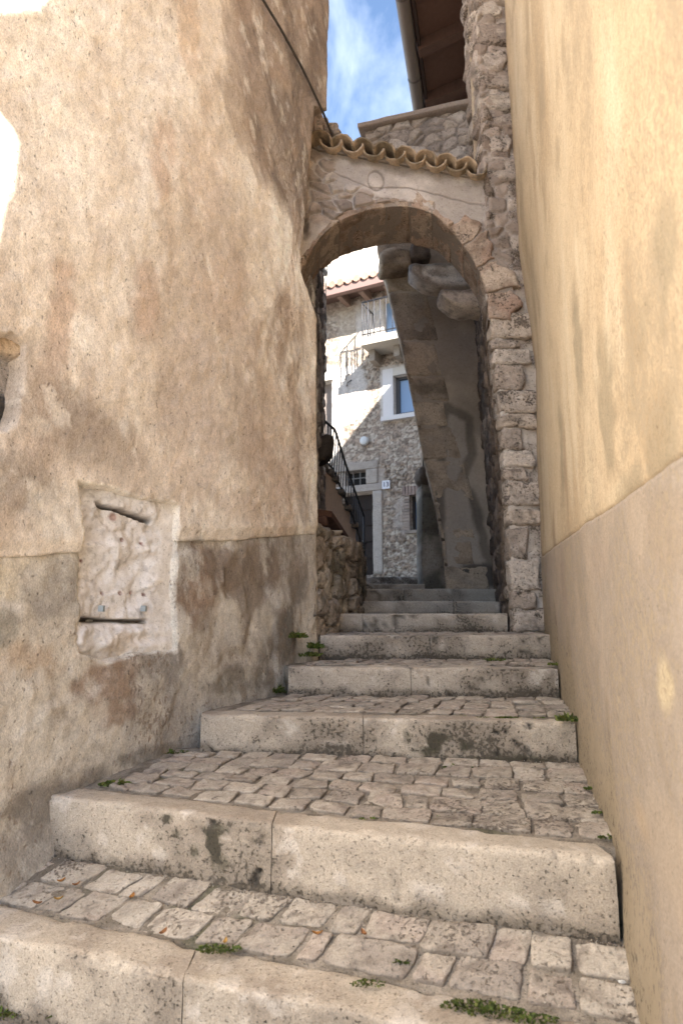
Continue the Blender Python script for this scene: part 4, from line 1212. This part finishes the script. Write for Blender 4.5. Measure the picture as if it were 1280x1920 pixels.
MB().tube([rail_at(0, RBr) - np.array([0, 0, .3]), rail_at(0, RT)], .012, 8, S(40, 40, 44)).build('newel_post', M['iron'], rl, smooth=True)

# stone bracket and tile ledge on the house flank left
V, F = stone(at(604, 842, 5.0) + np.array([-.03, .1, 0]), (.11, .12, .11), r=.05, seed=51, amp=.02, n=(10, 10, 8))
V[:, 2] += .35 * (V[:, 0] - V[:, 0].mean())
o = mesh_obj('stone_bracket', V, F, M['stone'], None, S(84, 74, 66)); tag(o, 'dark stone bracket jutting from the left wall beside the stair railing', 'bracket')
lg = root('clay_ledge', 'broken reddish clay slab ledge over a dark gap above the rubble wall', 'ledge', (0, 4.6, .6))
q0, q1, q2, q3 = at(588, 972, 4.2), at(622, 968, 4.4), at(662, 1034, 6.2), at(590, 985, 4.2)
mb = MB(); V = np.array([at(588, 966, 4.2), at(622, 970, 4.5), at(664, 1030, 6.3), at(600, 1000, 6.3)])
mb.add(np.concatenate([V, V + np.array([0, 0, .045])]), [[0, 1, 2, 3], [7, 6, 5, 4], [0, 4, 5, 1], [1, 5, 6, 2], [2, 6, 7, 3], [3, 7, 4, 0]], S(128, 84, 62))
mb.build('slab', M['tile'], lg)
mb = MB(); V, F = stone(at(604, 978, 4.35) + np.array([-.03, .05, .0]), (.07, .1, .03), r=.02, seed=8, amp=.012); mb.add(V, F, S(120, 78, 58)); mb.build('broken_brick', M['tile'], lg, smooth=True)

# rough stone house further back on the left, seen edge-on
fh = root('rough_stone_house', 'dark rough stone house flank seen edge-on in the left of the arch opening', 'house', (-.3, 5, 0))
us = np.linspace(0, 1, 120); zs = np.linspace(.4, 3.3, 200)
U, Z = np.meshgrid(us, zs, indexing='ij')
Y = 3.98 + 2.3 * U; X = -.205 - .03 * sstep(1.0, 2.4, Z) * (1 - U) + .012 * U
cr, rel, n_c, n_d, e = rubble_cols(Y, Z, 6, 8, 231, [(120, 112, 110), (96, 88, 86), (140, 128, 122), (84, 76, 74), (170, 158, 152)], (92, 84, 80))
P = np.stack([X + rel * .03 + .014 * n_c, Y, Z], -1)
grid_mesh('rubble_face', P, M['rubble'], fh, np.clip(cr * 2.8, 0, .8), (-.3, 0, 0))
ev = root('roof_eave', 'grey eave end with a gutter, high left in the arch opening against the bright wall', 'eave', (-.2, 8.5, 5))
a = at(590, 482, 8.0); b = at(612, 505, 8.8)
MB().tube([at(588, 486, 8.0), at(609, 512, 8.6)], .05, 10, S(110, 112, 112)).build('gutter', M['iron'], ev, smooth=True)
mb = MB(); V = np.array([at(560, 470, 8.0), at(603, 470, 8.0), at(614, 500, 8.9), at(560, 505, 8.9)])
mb.add(np.concatenate([V, V + np.array([0, 0, .08])]), [[0, 1, 2, 3], [7, 6, 5, 4], [0, 4, 5, 1], [1, 5, 6, 2], [2, 6, 7, 3], [3, 7, 4, 0]], S(150, 140, 124)); mb.build('board', M['wood'], ev)

# ------------------------------------------------------------------ far house across the little court
F0 = at(715, 790, 12.0)
FR = np.array([.8944, -.4472, 0]); FN = np.array([-.4472, -.8944, 0])
def fs(px, py, off=0.0):
    a, b = ray(px, py)
    o0 = F0 + FN * off
    Y = (o0 @ FN) / (a * FN[0] + FN[1])
    p = np.array([a * Y, Y, b * Y])
    return float((p - F0) @ FR), float(p[2])
def fp(s, z, off=0.0):
    p = F0 + FR * s + FN * off
    return np.array([p[0], p[1], z])
AXF = [FR, FN, np.array([0, 0, 1.0])]
ho = root('far_house', 'rubble stone house closing the alley, with balcony, blue window and old brown door', 'house', fp(0, .5))
ze = fs(660, 536)[1]
us = np.concatenate([np.linspace(-6, -2.0, 14), np.linspace(-1.95, 1.75, 190), np.linspace(1.8, 4.5, 12)])
zs = np.linspace(.5, ze, 300)
U, Z = np.meshgrid(us, zs, indexing='ij')
cr, rel, n_c, n_d, e = rubble_cols(U, Z, 11, 20, 241, [(200, 174, 142), (180, 152, 122), (214, 192, 160), (164, 136, 108), (194, 160, 124), (206, 182, 150)], (126, 104, 82), .05)
rel = rel * sstep(-.5, .3, n2(U, Z, 1.2, 1.2, 3, 246) + .15)
def fpoly(pts): return np.array([fs(*p) for p in pts])
def fmask(pts, soft=.06, rag=.07): return sstep(soft, -soft, poly_sd(U, Z, fpoly(pts)) + rag * n_c)
white = np.maximum(fmask([(560, 690), (686, 690), (688, 745), (672, 785), (648, 800), (632, 860), (600, 880), (560, 880)]), fmask([(712, 690), (830, 670), (830, 778), (790, 785), (714, 792)], .02, .02))
white = np.maximum(white, fmask([(668, 566), (770, 545), (770, 640), (668, 650)], .03, .04))
greyp = np.maximum(fmask([(560, 585), (700, 560), (690, 590), (640, 605), (560, 610)]) * .6, fmask([(636, 862), (720, 880), (724, 930), (700, 935), (636, 930)], .04, .05))
greyp = np.maximum(greyp, fmask([(738, 940), (768, 930), (770, 1000), (758, 1010), (740, 985)]) * .8)
c = mixc(cr, S(212, 200, 186), white * .85)
c = mixc(c, S(186, 166, 146), greyp * .8)
c = mixc(c, S(206, 184, 150), sstep(.1, .5, n2(U, Z, 1.5, 1.5, 4, 248)) * sstep(fs(680, 690)[1] - .3, fs(680, 640)[1], Z) * .5 * (1 - white))
sm = np.maximum(white, greyp)
out = rel * .03 * (1 - sm) + .01 * n_c + .012 * sm
# openings: (x0,y0,x1,y1) in photo pixels on this wall
OPEN = dict(door=(640, 924, 700, 1080), vent=(648, 883, 687, 910), win=(738, 703, 800, 778), slit=(769, 928, 793, 993), loggia=(560, 718, 622, 830), glass=(719, 552, 765, 622))
def rect(k):
    x0, y0, x1, y1 = OPEN[k]
    if k == 'door': s0 = fs(640, 1000)[0]; s1 = fs(700, 1000)[0]; return s0, s1, fs(690, 1078)[1], fs(690, 924)[1]
    if k == 'win': return fs(738, 740)[0], fs(800, 740)[0], fs(757, 778)[1], fs(757, 702)[1]
    if k == 'slit': return fs(769, 960)[0], fs(795, 960)[0], fs(780, 994)[1], fs(780, 928)[1]
    if k == 'loggia': return fs(560, 770)[0], fs(622, 770)[0], fs(612, 835)[1], fs(612, 715)[1]
    if k == 'glass': return fs(719, 600)[0], fs(770, 600)[0], fs(735, 632)[1], fs(735, 560)[1]
    return fs(x0, (y0 + y1) / 2)[0], fs(x1, (y0 + y1) / 2)[0], fs((x0 + x1) / 2, y1)[1], fs((x0 + x1) / 2, y0)[1]
for k in OPEN:
    s0, s1, z0, z1 = rect(k)
    ins = (U > s0) & (U < s1) & (Z > z0) & (Z < z1)
    out = np.where(ins, -.22, out)
P = np.stack([F0[0] + FR[0] * U + FN[0] * out, F0[1] + FR[1] * U + FN[1] * out, Z], -1)
grid_mesh('wall', P, M['rubble'], ho, c, tuple(-.5 * FN), flip=False)
def fbox(name, s0, s1, z0, z1, o0, o1, col, mat, parent, label=None):
    return MB().box(fp((s0 + s1) / 2, (z0 + z1) / 2, (o0 + o1) / 2), ((s1 - s0) / 2, abs(o1 - o0) / 2, (z1 - z0) / 2), AXF, col).build(name, mat, parent, label=label)
def fstone(name, s0, s1, z0, z1, o0, o1, col, parent, seed):
    V, F = stone((0, 0, 0), ((s1 - s0) / 2, abs(o1 - o0) / 2, (z1 - z0) / 2), r=.02, seed=seed, amp=.006, n=(12, 5, 12), amp2=.003)
    V = V @ np.array(AXF) + fp((s0 + s1) / 2, (z0 + z1) / 2, (o0 + o1) / 2)
    return mesh_obj(name, V, F, M['stone'], parent, col)
# old door
s0, s1, z0, z1 = rect('door')
dr = fbox('door', s0, s1, z0, z1, -.2, -.14, S(52, 38, 30), M['wood'], ho, 'old dark brown wooden door with horizontal boards')
for i in range(5):
    zz0 = z0 + (z1 - z0) * i / 5; fbox('door_board', s0 + .02, s1 - .02, zz0 + .015, zz0 + (z1 - z0) / 5 - .012, -.14, -.115, S(54, 38, 30) * (.8 + .1 * (i % 3)), M['wood'], dr)
fbox('handle', s0 + .62 * (s1 - s0), s0 + .62 * (s1 - s0) + .03, z0 + .55, z0 + .67, -.115, -.07, S(190, 190, 190), M['iron'], dr)
fstone('door_jamb', s1, s1 + .2, z0, z1 + .02, -.15, .05, S(190, 172, 152), ho, 61)
vs0, vs1, vz0, vz1 = rect('vent')
fstone('door_lintel', s0 - .2, s1 + .22, z1 + .02, vz0 - .005, -.15, .055, S(182, 164, 146), ho, 62)
fstone('vent_lintel', vs0 - .3, vs1 + .25, vz1, vz1 + .16, -.15, .05, S(180, 162, 142), ho, 63)
fstone('vent_jamb', vs1, vs1 + .25, vz0 - .004, vz1, -.15, .052, S(184, 166, 146), ho, 64)
vb = fbox('vent_window', vs0 - .1, vs1, vz0, vz1, -.2, -.16, S(24, 22, 22), M['paint'], ho, 'small dark barred opening over the door')
g = MB()
for f in (.33, .66):
    g.box(fp(vs0 + f * (vs1 - vs0), (vz0 + vz1) / 2, -.04), (.008, .008, (vz1 - vz0) / 2), AXF, S(120, 112, 106))
g.box(fp((vs0 + vs1) / 2, (vz0 + vz1) / 2, -.035), ((vs1 - vs0) / 2, .008, .008), AXF, S(120, 112, 106))
g.build('grille', M['iron'], vb)
# main window
s0, s1, z0, z1 = rect('win')
wn = fbox('window', s0 + .08, s1, z0 + .08, z1 - .06, -.16, -.14, S(120, 140, 170), M['glass'], ho, 'blue window in a white surround, sky reflection painted into its glass')
for (a_, b_, c_, d_) in ((s0, s0 + .08, z0, z1), (s0, s1, z0, z0 + .08), (s0, s1, z1 - .06, z1), (s0 + .52, s0 + .58, z0, z1)):
    fbox('frame', a_, b_, c_ + .002, d_ - .002, -.17, -.09, S(84, 82, 84), M['paint'], wn)
fbox('sill', s0 - .24, s1 + .3, z0 - .09, z0 - .002, -.2, .1, S(226, 220, 216), M['paint'], wn)
fbox('surround', s0 - .22, s0 - .004, z0, z1 + .16, -.2, .03, S(226, 220, 218), M['paint'], wn)
fbox('surround', s0 - .002, s1 + .3, z1 + .002, z1 + .16, -.2, .03, S(214, 204, 186), M['paint'], wn)
# slit window with brick surround
s0, s1, z0, z1 = rect('slit')
sl = fbox('slit_window', s0, s1, z0, z1, -.2, -.16, S(50, 66, 84), M['glass'], ho, 'narrow window with brick edging')
fbox('frame', s0, s0 + .05, z0, z1, -.159, -.1, S(60, 50, 44), M['wood'], sl); fbox('frame', s0 + .052, s1, z1 - .1, z1, -.159, -.1, S(60, 50, 44), M['wood'], sl)
g = MB()
rng = np.random.default_rng(9)
n = int((s1 - s0 + .24) / .06)
for i in range(n):
    x = s0 - .14 + (i + .5) * (s1 - s0 + .24) / n
    g.box(fp(x, z1 + .085, .0), (.024, .06, .08 + .006 * rng.random()), AXF, S(164, 132, 114) * (.8 + .35 * rng.random()))
zz = z0
while zz < z1:
    w = .10 + .06 * rng.random()
    g.box(fp(s0 - w / 2, zz + .03, 0), (w / 2, .05, .024), AXF, S(172, 146, 124) * (.8 + .35 * rng.random())); zz += .058
g.box(fp((s0 + s1) / 2, z0 - .03, .01), ((s1 - s0) / 2 + .1, .06, .028), AXF, S(160, 140, 120))
g.build('brick_surround', M['stone'], sl)
# upper loggia door
s0, s1, z0, z1 = rect('loggia')
fbox('upper_door', s0, s1, z0 - .4, z1, -.19, -.14, S(140, 120, 104), M['wood'], ho, 'brown shutter door on the upper landing')
fbox('door_lintel', s0, s1 + .04, z1 + .002, z1 + .09, -.19, .05, S(222, 208, 180), M['paint'], ho)
# two small wall hooks
for (x, y) in ((652, 708), (655, 720)):
    s_, z_ = fs(x, y); MB().tube([fp(s_ - .05, z_ - .05, .03), fp(s_, z_, .09), fp(s_ + .06, z_ + .06, .03)], .014, 6, S(90, 80, 72)).build('wall_hook', M['iron'], ho, smooth=True)
# eave
eL, eR = fs(600, 547, .5), fs(800, 505, .5)
zE = fs(660, 538, .5)[1]
fbox('gutter', -6, 4.5, zE - .1, zE + .04, .46, .58, S(150, 108, 94), M['paint'], ho)
fbox('soffit', -6, 4.5, zE + .045, zE + .09, -.3, .5, S(120, 84, 66), M['wood'], ho)
for x in (636, 676, 722):
    s_ = fs(x, 545, .45)[0]
    fbox('eave_bracket', s_ - .05, s_ + .05, zE - .13, zE + .04, -.02, .455, S(150, 112, 88), M['wood'], ho)
g = MB()
for i in range(60):
    s_ = -6 + i * .18
    pts = [fp(s_, zE + .10, .62), fp(s_, zE + .75, -3.5)]
    g.tube(pts, .075, 8, S(196, 142, 108) * (.8 + .3 * rng.random()))
V, F = strip((fp(-6, zE + .09, .56), fp(4.8, zE + .09, .56)), (fp(-6, zE + .72, -3.5), fp(4.8, zE + .72, -3.5)), .03)
g.add(V, F, S(170, 120, 92)); g.build('tiled_roof', M['tile'], ho)
# balcony
bs0 = fs(675, 640, .62)[0]; bz = fs(700, 637, .62)[1]
bl = MB().box(fp(bs0 + 1.3, bz + .01, .31), (1.3, .31, .07), AXF, S(214, 200, 172)).build('balcony', M['mortar'], ho, label='small projecting balcony with an iron railing')
for x in (702, 748):
    s_ = fs(x, 660, .2)[0]; fbox('balcony_bracket', s_ - .06, s_ + .06, bz - .28, bz - .062, -.05, .34, S(176, 156, 130), M['stone'], bl)
rz = bz + .08; rt = fs(700, 562, .6)[1]
def rail_bar(a_, b_, r_): MB().tube([a_, b_], r_, 6, S(62, 62, 70)).build('railing_bar', M['iron'], bl, smooth=True)
rail_bar(fp(bs0 + .03, rt, .59), fp(bs0 + 2.6, rt, .59), .016); rail_bar(fp(bs0 + .03, rz + .08, .59), fp(bs0 + 2.6, rz + .08, .59), .011)
rail_bar(fp(bs0 + .03, rt, .0), fp(bs0 + .03, rt, .59), .016)
for i in range(20):
    rail_bar(fp(bs0 + .03 + i * .125, rz, .59), fp(bs0 + .03 + i * .125, rt, .59), .0095)
for i in range(4):
    rail_bar(fp(bs0 + .03, rz, .08 + i * .13), fp(bs0 + .03, rt, .08 + i * .13), .0095)
s0, s1, z0, z1 = rect('glass')
gd_ = fbox('balcony_door', s0, s1, bz + .08, z1, -.16, -.13, S(120, 140, 170), M['glass'], ho, 'glazed balcony door')
fbox('frame', s0 - .06, s0, bz + .08, z1 + .06, -.19, -.08, S(222, 216, 212), M['paint'], gd_)
# round white lamp plate + number tile
s_, z_ = fs(685, 828)
V = []; F = []
for j, (r_, o_) in enumerate(((.085, .02), (.085, .09), (.075, .105), (.0, .11))):
    for k in range(20):
        V.append(fp(s_ + r_ * cos(k * pi / 10), z_ + r_ * sin(k * pi / 10), o_))
for j in range(3):
    for k in range(20):
        F.append([j * 20 + k, j * 20 + (k + 1) % 20, (j + 1) * 20 + (k + 1) % 20, (j + 1) * 20 + k])
o = mesh_obj('wall_lamp', V, F, M['paint'], None, S(214, 218, 216)); tag(o, 'small round white wall lamp on the rubble facade above the door', 'lamp')
s_, z_ = fs(726, 910)
ns = root('house_number', 'white tile with the blue house number 13 right of the old door', 'sign', fp(s_, z_ - .08))
fbox('tile', s_ - .078, s_ + .078, z_ - .08, z_ + .08, .055, .08, S(224, 226, 236), M['paint'], ns)
cu = bpy.data.curves.new('number', 'FONT'); cu.body = '13'; cu.size = .13; cu.extrude = .003; cu.align_x = 'CENTER'; cu.align_y = 'CENTER'
to = bpy.data.objects.new('digits_tmp', cu); COL.objects.link(to)
bpy.context.view_layer.update()
me = bpy.data.meshes.new_from_object(to.evaluated_get(bpy.context.evaluated_depsgraph_get()))
V = np.array([v.co[:] for v in me.vertices]); F = [list(p.vertices) for p in me.polygons]
bpy.data.objects.remove(to)
W = np.array([fp(s_ + v[0], z_ + v[1], .083 + v[2]) for v in V])
mesh_obj('digits', W, F, M['paint'], ns, S(34, 42, 96), smooth=False)
# vertical cable in the opening
o = MB().tube([at(616, 455, 9.5), at(611, 540, 9.6), at(608, 620, 9.6), at(606, 700, 9.6)], .012, 6, S(60, 56, 50)).build('hanging_cable', M['paint'], smooth=True)
tag(o, 'thin dark cable hanging straight down in the arch opening', 'cable')

# sunlit house above the far roof
uh = root('upper_house', 'sunlit pale stone house wall rising above the tiled roof', 'house', (0, 18, 6))
us = np.linspace(-4, 4, 120); zs = np.linspace(6.5, 14.5, 130)
U, Z = np.meshgrid(us, zs, indexing='ij')
cr, rel, n_c, n_d, e = rubble_cols(U, Z, 4, 6, 251, [(206, 192, 168), (222, 208, 182), (196, 178, 150), (214, 198, 172)], (206, 194, 176))
c = mixc(cr, S(222, 208, 184), .55)
P = np.stack([U, 17.8 - .447 * U - rel * .04, Z], -1)
grid_mesh('wall', P, M['rubble'], uh, c, (0, .5, 0))

# ------------------------------------------------------------------ greenery, leaves, pebble
def tuft(c, rad, n, seed, hgt, blade=.012, flat=.5):
    rng = np.random.default_rng(seed)
    V = []; F = []; C = []
    cols = [np.array(x) for x in ((.10, .14, .03), (.07, .10, .025), (.15, .17, .045), (.06, .07, .02))]
    for i in range(n):
        r = rad * math.sqrt(rng.random()); a = rng.random() * 2 * pi
        p = np.array(c) + np.array([r * cos(a), r * sin(a) * flat, 0])
        h = hgt * (.4 + .8 * rng.random()) * (1 - .5 * r / rad)
        d = np.array([cos(a) * .6 + rng.normal(0, .4), sin(a) * .6 + rng.normal(0, .4), 1.0]); d /= np.linalg.norm(d)
        s_ = np.cross(d, [rng.normal(), rng.normal(), .2]); s_ /= np.linalg.norm(s_) + 1e-6
        w = blade * (.6 + .7 * rng.random())
        m = p + d * h * .6; t = p + d * h + np.array([d[0], d[1], -.5]) * h * .25
        b = len(V)
        V += [p, m - s_ * w, t, m + s_ * w]; F.append([b, b + 1, b + 2, b + 3])
        cc = cols[int(rng.integers(4))]; C += [cc] * 4
    return V, F, C
def weed(name, c, rad, n, seed, hgt, label, cat, blade=.012, group=None):
    V, F, C = tuft(c, rad, n, seed, hgt, blade)
    o = mesh_obj(name, V, F, M['leaf'], None, np.array(C), smooth=False)
    return tag(o, label, cat, group)
def atz(x, y, z):
    a, b = ray(x, y); Y = z / b
    return np.array([a * Y, Y, z])
weed('weed_clump', atz(506, 1298, -.34) + [.02, -.03, 0], .05, 150, 1, .06, 'green weed clump growing at the left wall foot beside the fourth step', 'weed', .007, 'weeds along the walls')
weed('weed_clump', atz(568, 1238, -.2) + [0, -.02, .02], .09, 170, 2, .045, 'leafy weed clump spreading on the left end of a step below the rubble wall', 'weed', .007, 'weeds along the walls')
weed('weed_clump', atz(1066, 1352, -.352) + [.0, -.0, .0], .045, 150, 3, .04, 'bright green weed tuft at the right wall beside the moss stained step', 'weed', .005, 'weeds along the walls')
weed('weed_clump', atz(1041, 1248, -.205), .03, 70, 4, .03, 'tiny green weed in the right corner under the step in front of the pier', 'weed', .006, 'weeds along the walls')
weed('weed_clump', atz(218, 1472, -.545), .05, 150, 5, .025, 'flat green weed at the left end of the tall second step', 'weed', .007, 'weeds along the walls')
weed('weed_clump', atz(328, 1414, -.51), .05, 130, 6, .025, 'low green weed at the left wall foot in the middle of the wide cobbled tread', 'weed', .007, 'weeds along the walls')
weed('weed_clump', atz(125, 1908, -.975), .03, 110, 7, .07, 'small green tuft at the foot of the lowest step, bottom left', 'weed', .006, 'weeds along the walls')
weed('weed_clump', atz(925, 1240, -.205), .06, 100, 8, .03, 'thin green weed in the crack under the step before the pier', 'weed', .006, 'weeds along the walls')
# ivy-like weed hanging on the plaster corner
for (x, y, n, r_, lab) in ((548, 1196, 130, .05, 'mossy green weed on the damp plaster corner, left of the rubble wall foot'), (584, 1216, 90, .04, 'small mossy weed low on the plaster corner, touching the end of a grey step')):
    u0, z0, _ = wl(min(x, 585), y)
    base = LC + u0 * LU + .02 * LN + np.array([0, 0, z0])
    weed('wall_weed', base, r_, n, int(x), .05, lab, 'weed', .009, 'weeds along the walls')
# moss in the joints: uncountable
V, F, C = [], [], []
for (x, y, z, r, n, h) in ((410, 1775, -.78, .055, 160, .016), (880, 1880, -.79, .06, 220, .014), (930, 1892, -.79, .06, 200, .014), (1000, 1905, -.79, .05, 150, .012), (690, 1838, -.79, .04, 90, .01), (755, 1800, -.775, .025, 90, .016), (630, 1755, -.78, .015, 40, .014), (1215, 1880, -.79, .05, 120, .02), (0, 1898, -.96, .05, 120, .02),
                         (830, 1528, -.545, .03, 70, .01), (885, 1545, -.545, .025, 80, .012), (825, 1500, -.54, .03, 60, .01), (690, 1530, -.54, .03, 40, .008),
                         (860, 1340, -.357, .03, 70, .012), (905, 1343, -.357, .03, 70, .012), (950, 1343, -.357, .05, 110, .014), (1010, 1343, -.357, .03, 50, .01), (850, 1436, -.505, .09, 160, .02), (960, 1440, -.505, .08, 100, .012),
                         (1112, 1475, -.505, .03, 90, .014), (1128, 1520, -.52, .03, 90, .014), (1140, 1565, -.535, .03, 90, .012), (1186, 1800, -.75, .03, 90, .014), (1200, 1850, -.77, .03, 120, .016), (1088, 1400, -.47, .02, 60, .012)):
    v, f, c = tuft(atz(x, y, z) + [0, 0, -.008], r, n, int(x * y) % 997, h, .004, .35)
    b = len(V); V += v; C += c; F += [[i + b for i in q] for q in f]
mesh_obj('moss', V, F, M['leaf'], None, np.array(C), smooth=False, kind='stuff')
# loose grit in the joints and corners
rng = np.random.default_rng(33)
g = MB()
for k, n_ in ((0, 420), (1, 520), (2, 260)):
    for q in range(n_):
        s_ = rng.random(); t_ = rng.random() ** .6 if rng.random() < .6 else rng.random()
        if rng.random() < .35: s_ = 1 - .06 * rng.random()
        if rng.random() < .35: t_ = 1 - .05 * rng.random()
        p = treads[k](s_, t_)
        r_ = .0014 + .0022 * rng.random() ** 2
        V, F = [], [[0, 2, 4], [2, 1, 4], [1, 3, 4], [3, 0, 4], [2, 0, 5], [1, 2, 5], [3, 1, 5], [0, 3, 5]]
        for dv in ((1, 0, 0), (-1, 0, 0), (0, 1, 0), (0, -1, 0), (0, 0, 1), (0, 0, -1)):
            V.append(p + np.array(dv) * r_ * (.6 + .8 * rng.random()) + [0, 0, .003])
        g.add(V, F, [S(150, 132, 110), S(190, 174, 150), S(112, 98, 80), S(168, 140, 112)][int(rng.integers(4))])
g.build('loose_grit', M['kerb'], kind='stuff')
# fallen leaves
for i, (x, y, z, lab) in enumerate([
        (115, 1653, -.765, 'orange fallen leaf on the lowest cobbles near the left wall, leftmost but one'), (70, 1695, -.785, 'orange fallen leaf lying by the kerb at the far left of the lowest cobbles'),
        (110, 1687, -.78, 'reddish fallen leaf beside a cobble near the left kerb'), (247, 1683, -.77, 'dark red fallen leaf in a joint of the lowest cobbles'),
        (306, 1750, -.785, 'yellow orange fallen leaf at the kerb edge, left of the moss patch'), (422, 1768, -.78, 'orange fallen leaf lying in the moss patch between cobbles'),
        (595, 1752, -.775, 'orange fallen leaf between cobbles in the middle of the lowest tread'), (682, 1752, -.765, 'tiny orange fallen leaf below the joint of the tall step'),
        (1192, 1828, -.78, 'rusty fallen leaf at the foot of the right wall, upper one'), (1180, 1840, -.785, 'rusty fallen leaf beside the white pebble'), (143, 1660, -.765, 'small reddish leaf scrap near the left wall foot')]):
    p = atz(x, y, z + .012)
    rng = np.random.default_rng(700 + i)
    a = rng.random() * pi; L_ = .011 + .005 * rng.random(); w = L_ * .45
    V = []
    for t in np.linspace(-1, 1, 7):
        ww = w * (1 - t * t) ** .7
        for sgn in (-1, 0, 1):
            V.append(p + np.array([t * L_ * cos(a) - sgn * ww * sin(a), t * L_ * sin(a) + sgn * ww * cos(a), .004 * abs(sgn) + .006 * t * t]))
    F = [[r_ * 3 + q, r_ * 3 + q + 1, (r_ + 1) * 3 + q + 1, (r_ + 1) * 3 + q] for r_ in range(6) for q in range(2)]
    o = mesh_obj('fallen_leaf', V, F, M['leaf'], None, np.array([(.36, .17, .05), (.26, .12, .05), (.44, .26, .07)][i % 3]), smooth=True)
    tag(o, lab, 'leaf', 'fallen leaves on the lowest tread')
V, F = stone(atz(1163, 1843, -.77), (.012, .012, .011), r=.008, seed=3, amp=.003, fr=40, n=(5, 5, 5), amp2=.001)
tag(mesh_obj('pebble', V, F, M['kerb'], None, S(214, 210, 204)), 'white pebble on the cobbles at the foot of the right wall', 'pebble')

# ------------------------------------------------------------------ light, sky, camera
LT = np.array([-.40, .83, -.62]); LT /= np.linalg.norm(LT)       # direction sunlight travels
el = math.asin(-LT[2]); az = math.atan2(-LT[0], -LT[1])
w = bpy.data.worlds.new('World'); SC.world = w; w.use_nodes = True
nt = w.node_tree; N = nt.nodes; L = nt.links
bg = N['Background']
sky = N.new('ShaderNodeTexSky'); sky.sky_type = 'NISHITA'; sky.sun_disc = False
sky.sun_elevation = el; sky.sun_rotation = az; sky.air_density = 1.0; sky.dust_density = .6; sky.ozone_density = 2.0
tc = N.new('ShaderNodeTexCoord'); mp = N.new('ShaderNodeMapping'); mp.inputs['Scale'].default_value = (3.2, 1.6, 1.5); mp.inputs['Rotation'].default_value = (0, .3, .5)
L.new(tc.outputs['Generated'], mp.inputs['Vector'])
nz = N.new('ShaderNodeTexNoise'); nz.inputs['Scale'].default_value = 2.4; nz.inputs['Detail'].default_value = 8; nz.inputs['Roughness'].default_value = .58; nz.inputs['Distortion'].default_value = .4
L.new(mp.outputs[0], nz.inputs['Vector'])
rp = N.new('ShaderNodeMapRange'); rp.inputs[1].default_value = .44; rp.inputs[2].default_value = .80; rp.inputs[3].default_value = 0; rp.inputs[4].default_value = .34
L.new(nz.outputs[0], rp.inputs[0])
mx = N.new('ShaderNodeMix'); mx.data_type = 'RGBA'
L.new(rp.outputs[0], mx.inputs[0]); L.new(sky.outputs[0], mx.inputs[6]); mx.inputs[7].default_value = (9, 9.6, 10.5, 1)
L.new(mx.outputs[2], bg.inputs['Color'])
bg.inputs['Strength'].default_value = .075

sl_ = bpy.data.lights.new('sun', 'SUN'); sl_.energy = 5.0; sl_.angle = radians(.5); sl_.color = (1.0, .95, .88)
so = bpy.data.objects.new('sun', sl_); COL.objects.link(so)
from mathutils import Vector
so.rotation_euler = Vector(LT.tolist()).to_track_quat('-Z', 'Y').to_euler()
so.location = (3, -10, 12)

cam = bpy.data.cameras.new('camera'); co = bpy.data.objects.new('camera', cam); COL.objects.link(co)
co.location = (0, 0, 0); co.rotation_euler = (pi / 2 + TH, 0, 0)
cam.sensor_fit = 'VERTICAL'; cam.sensor_height = 36; cam.lens = 36 * FPX / 1920
cam.clip_start = .05; cam.clip_end = 500
cam.dof.use_dof = True; cam.dof.focus_distance = 2.7; cam.dof.aperture_fstop = 4.0
SC.camera = co
SC.view_settings.view_transform = 'Standard'; SC.view_settings.look = 'None'
SC.view_settings.gamma = 1; SC.view_settings.exposure = 2.38
SC.cycles.max_bounces = 10; SC.cycles.diffuse_bounces = 8
SC.cycles.use_denoising = True
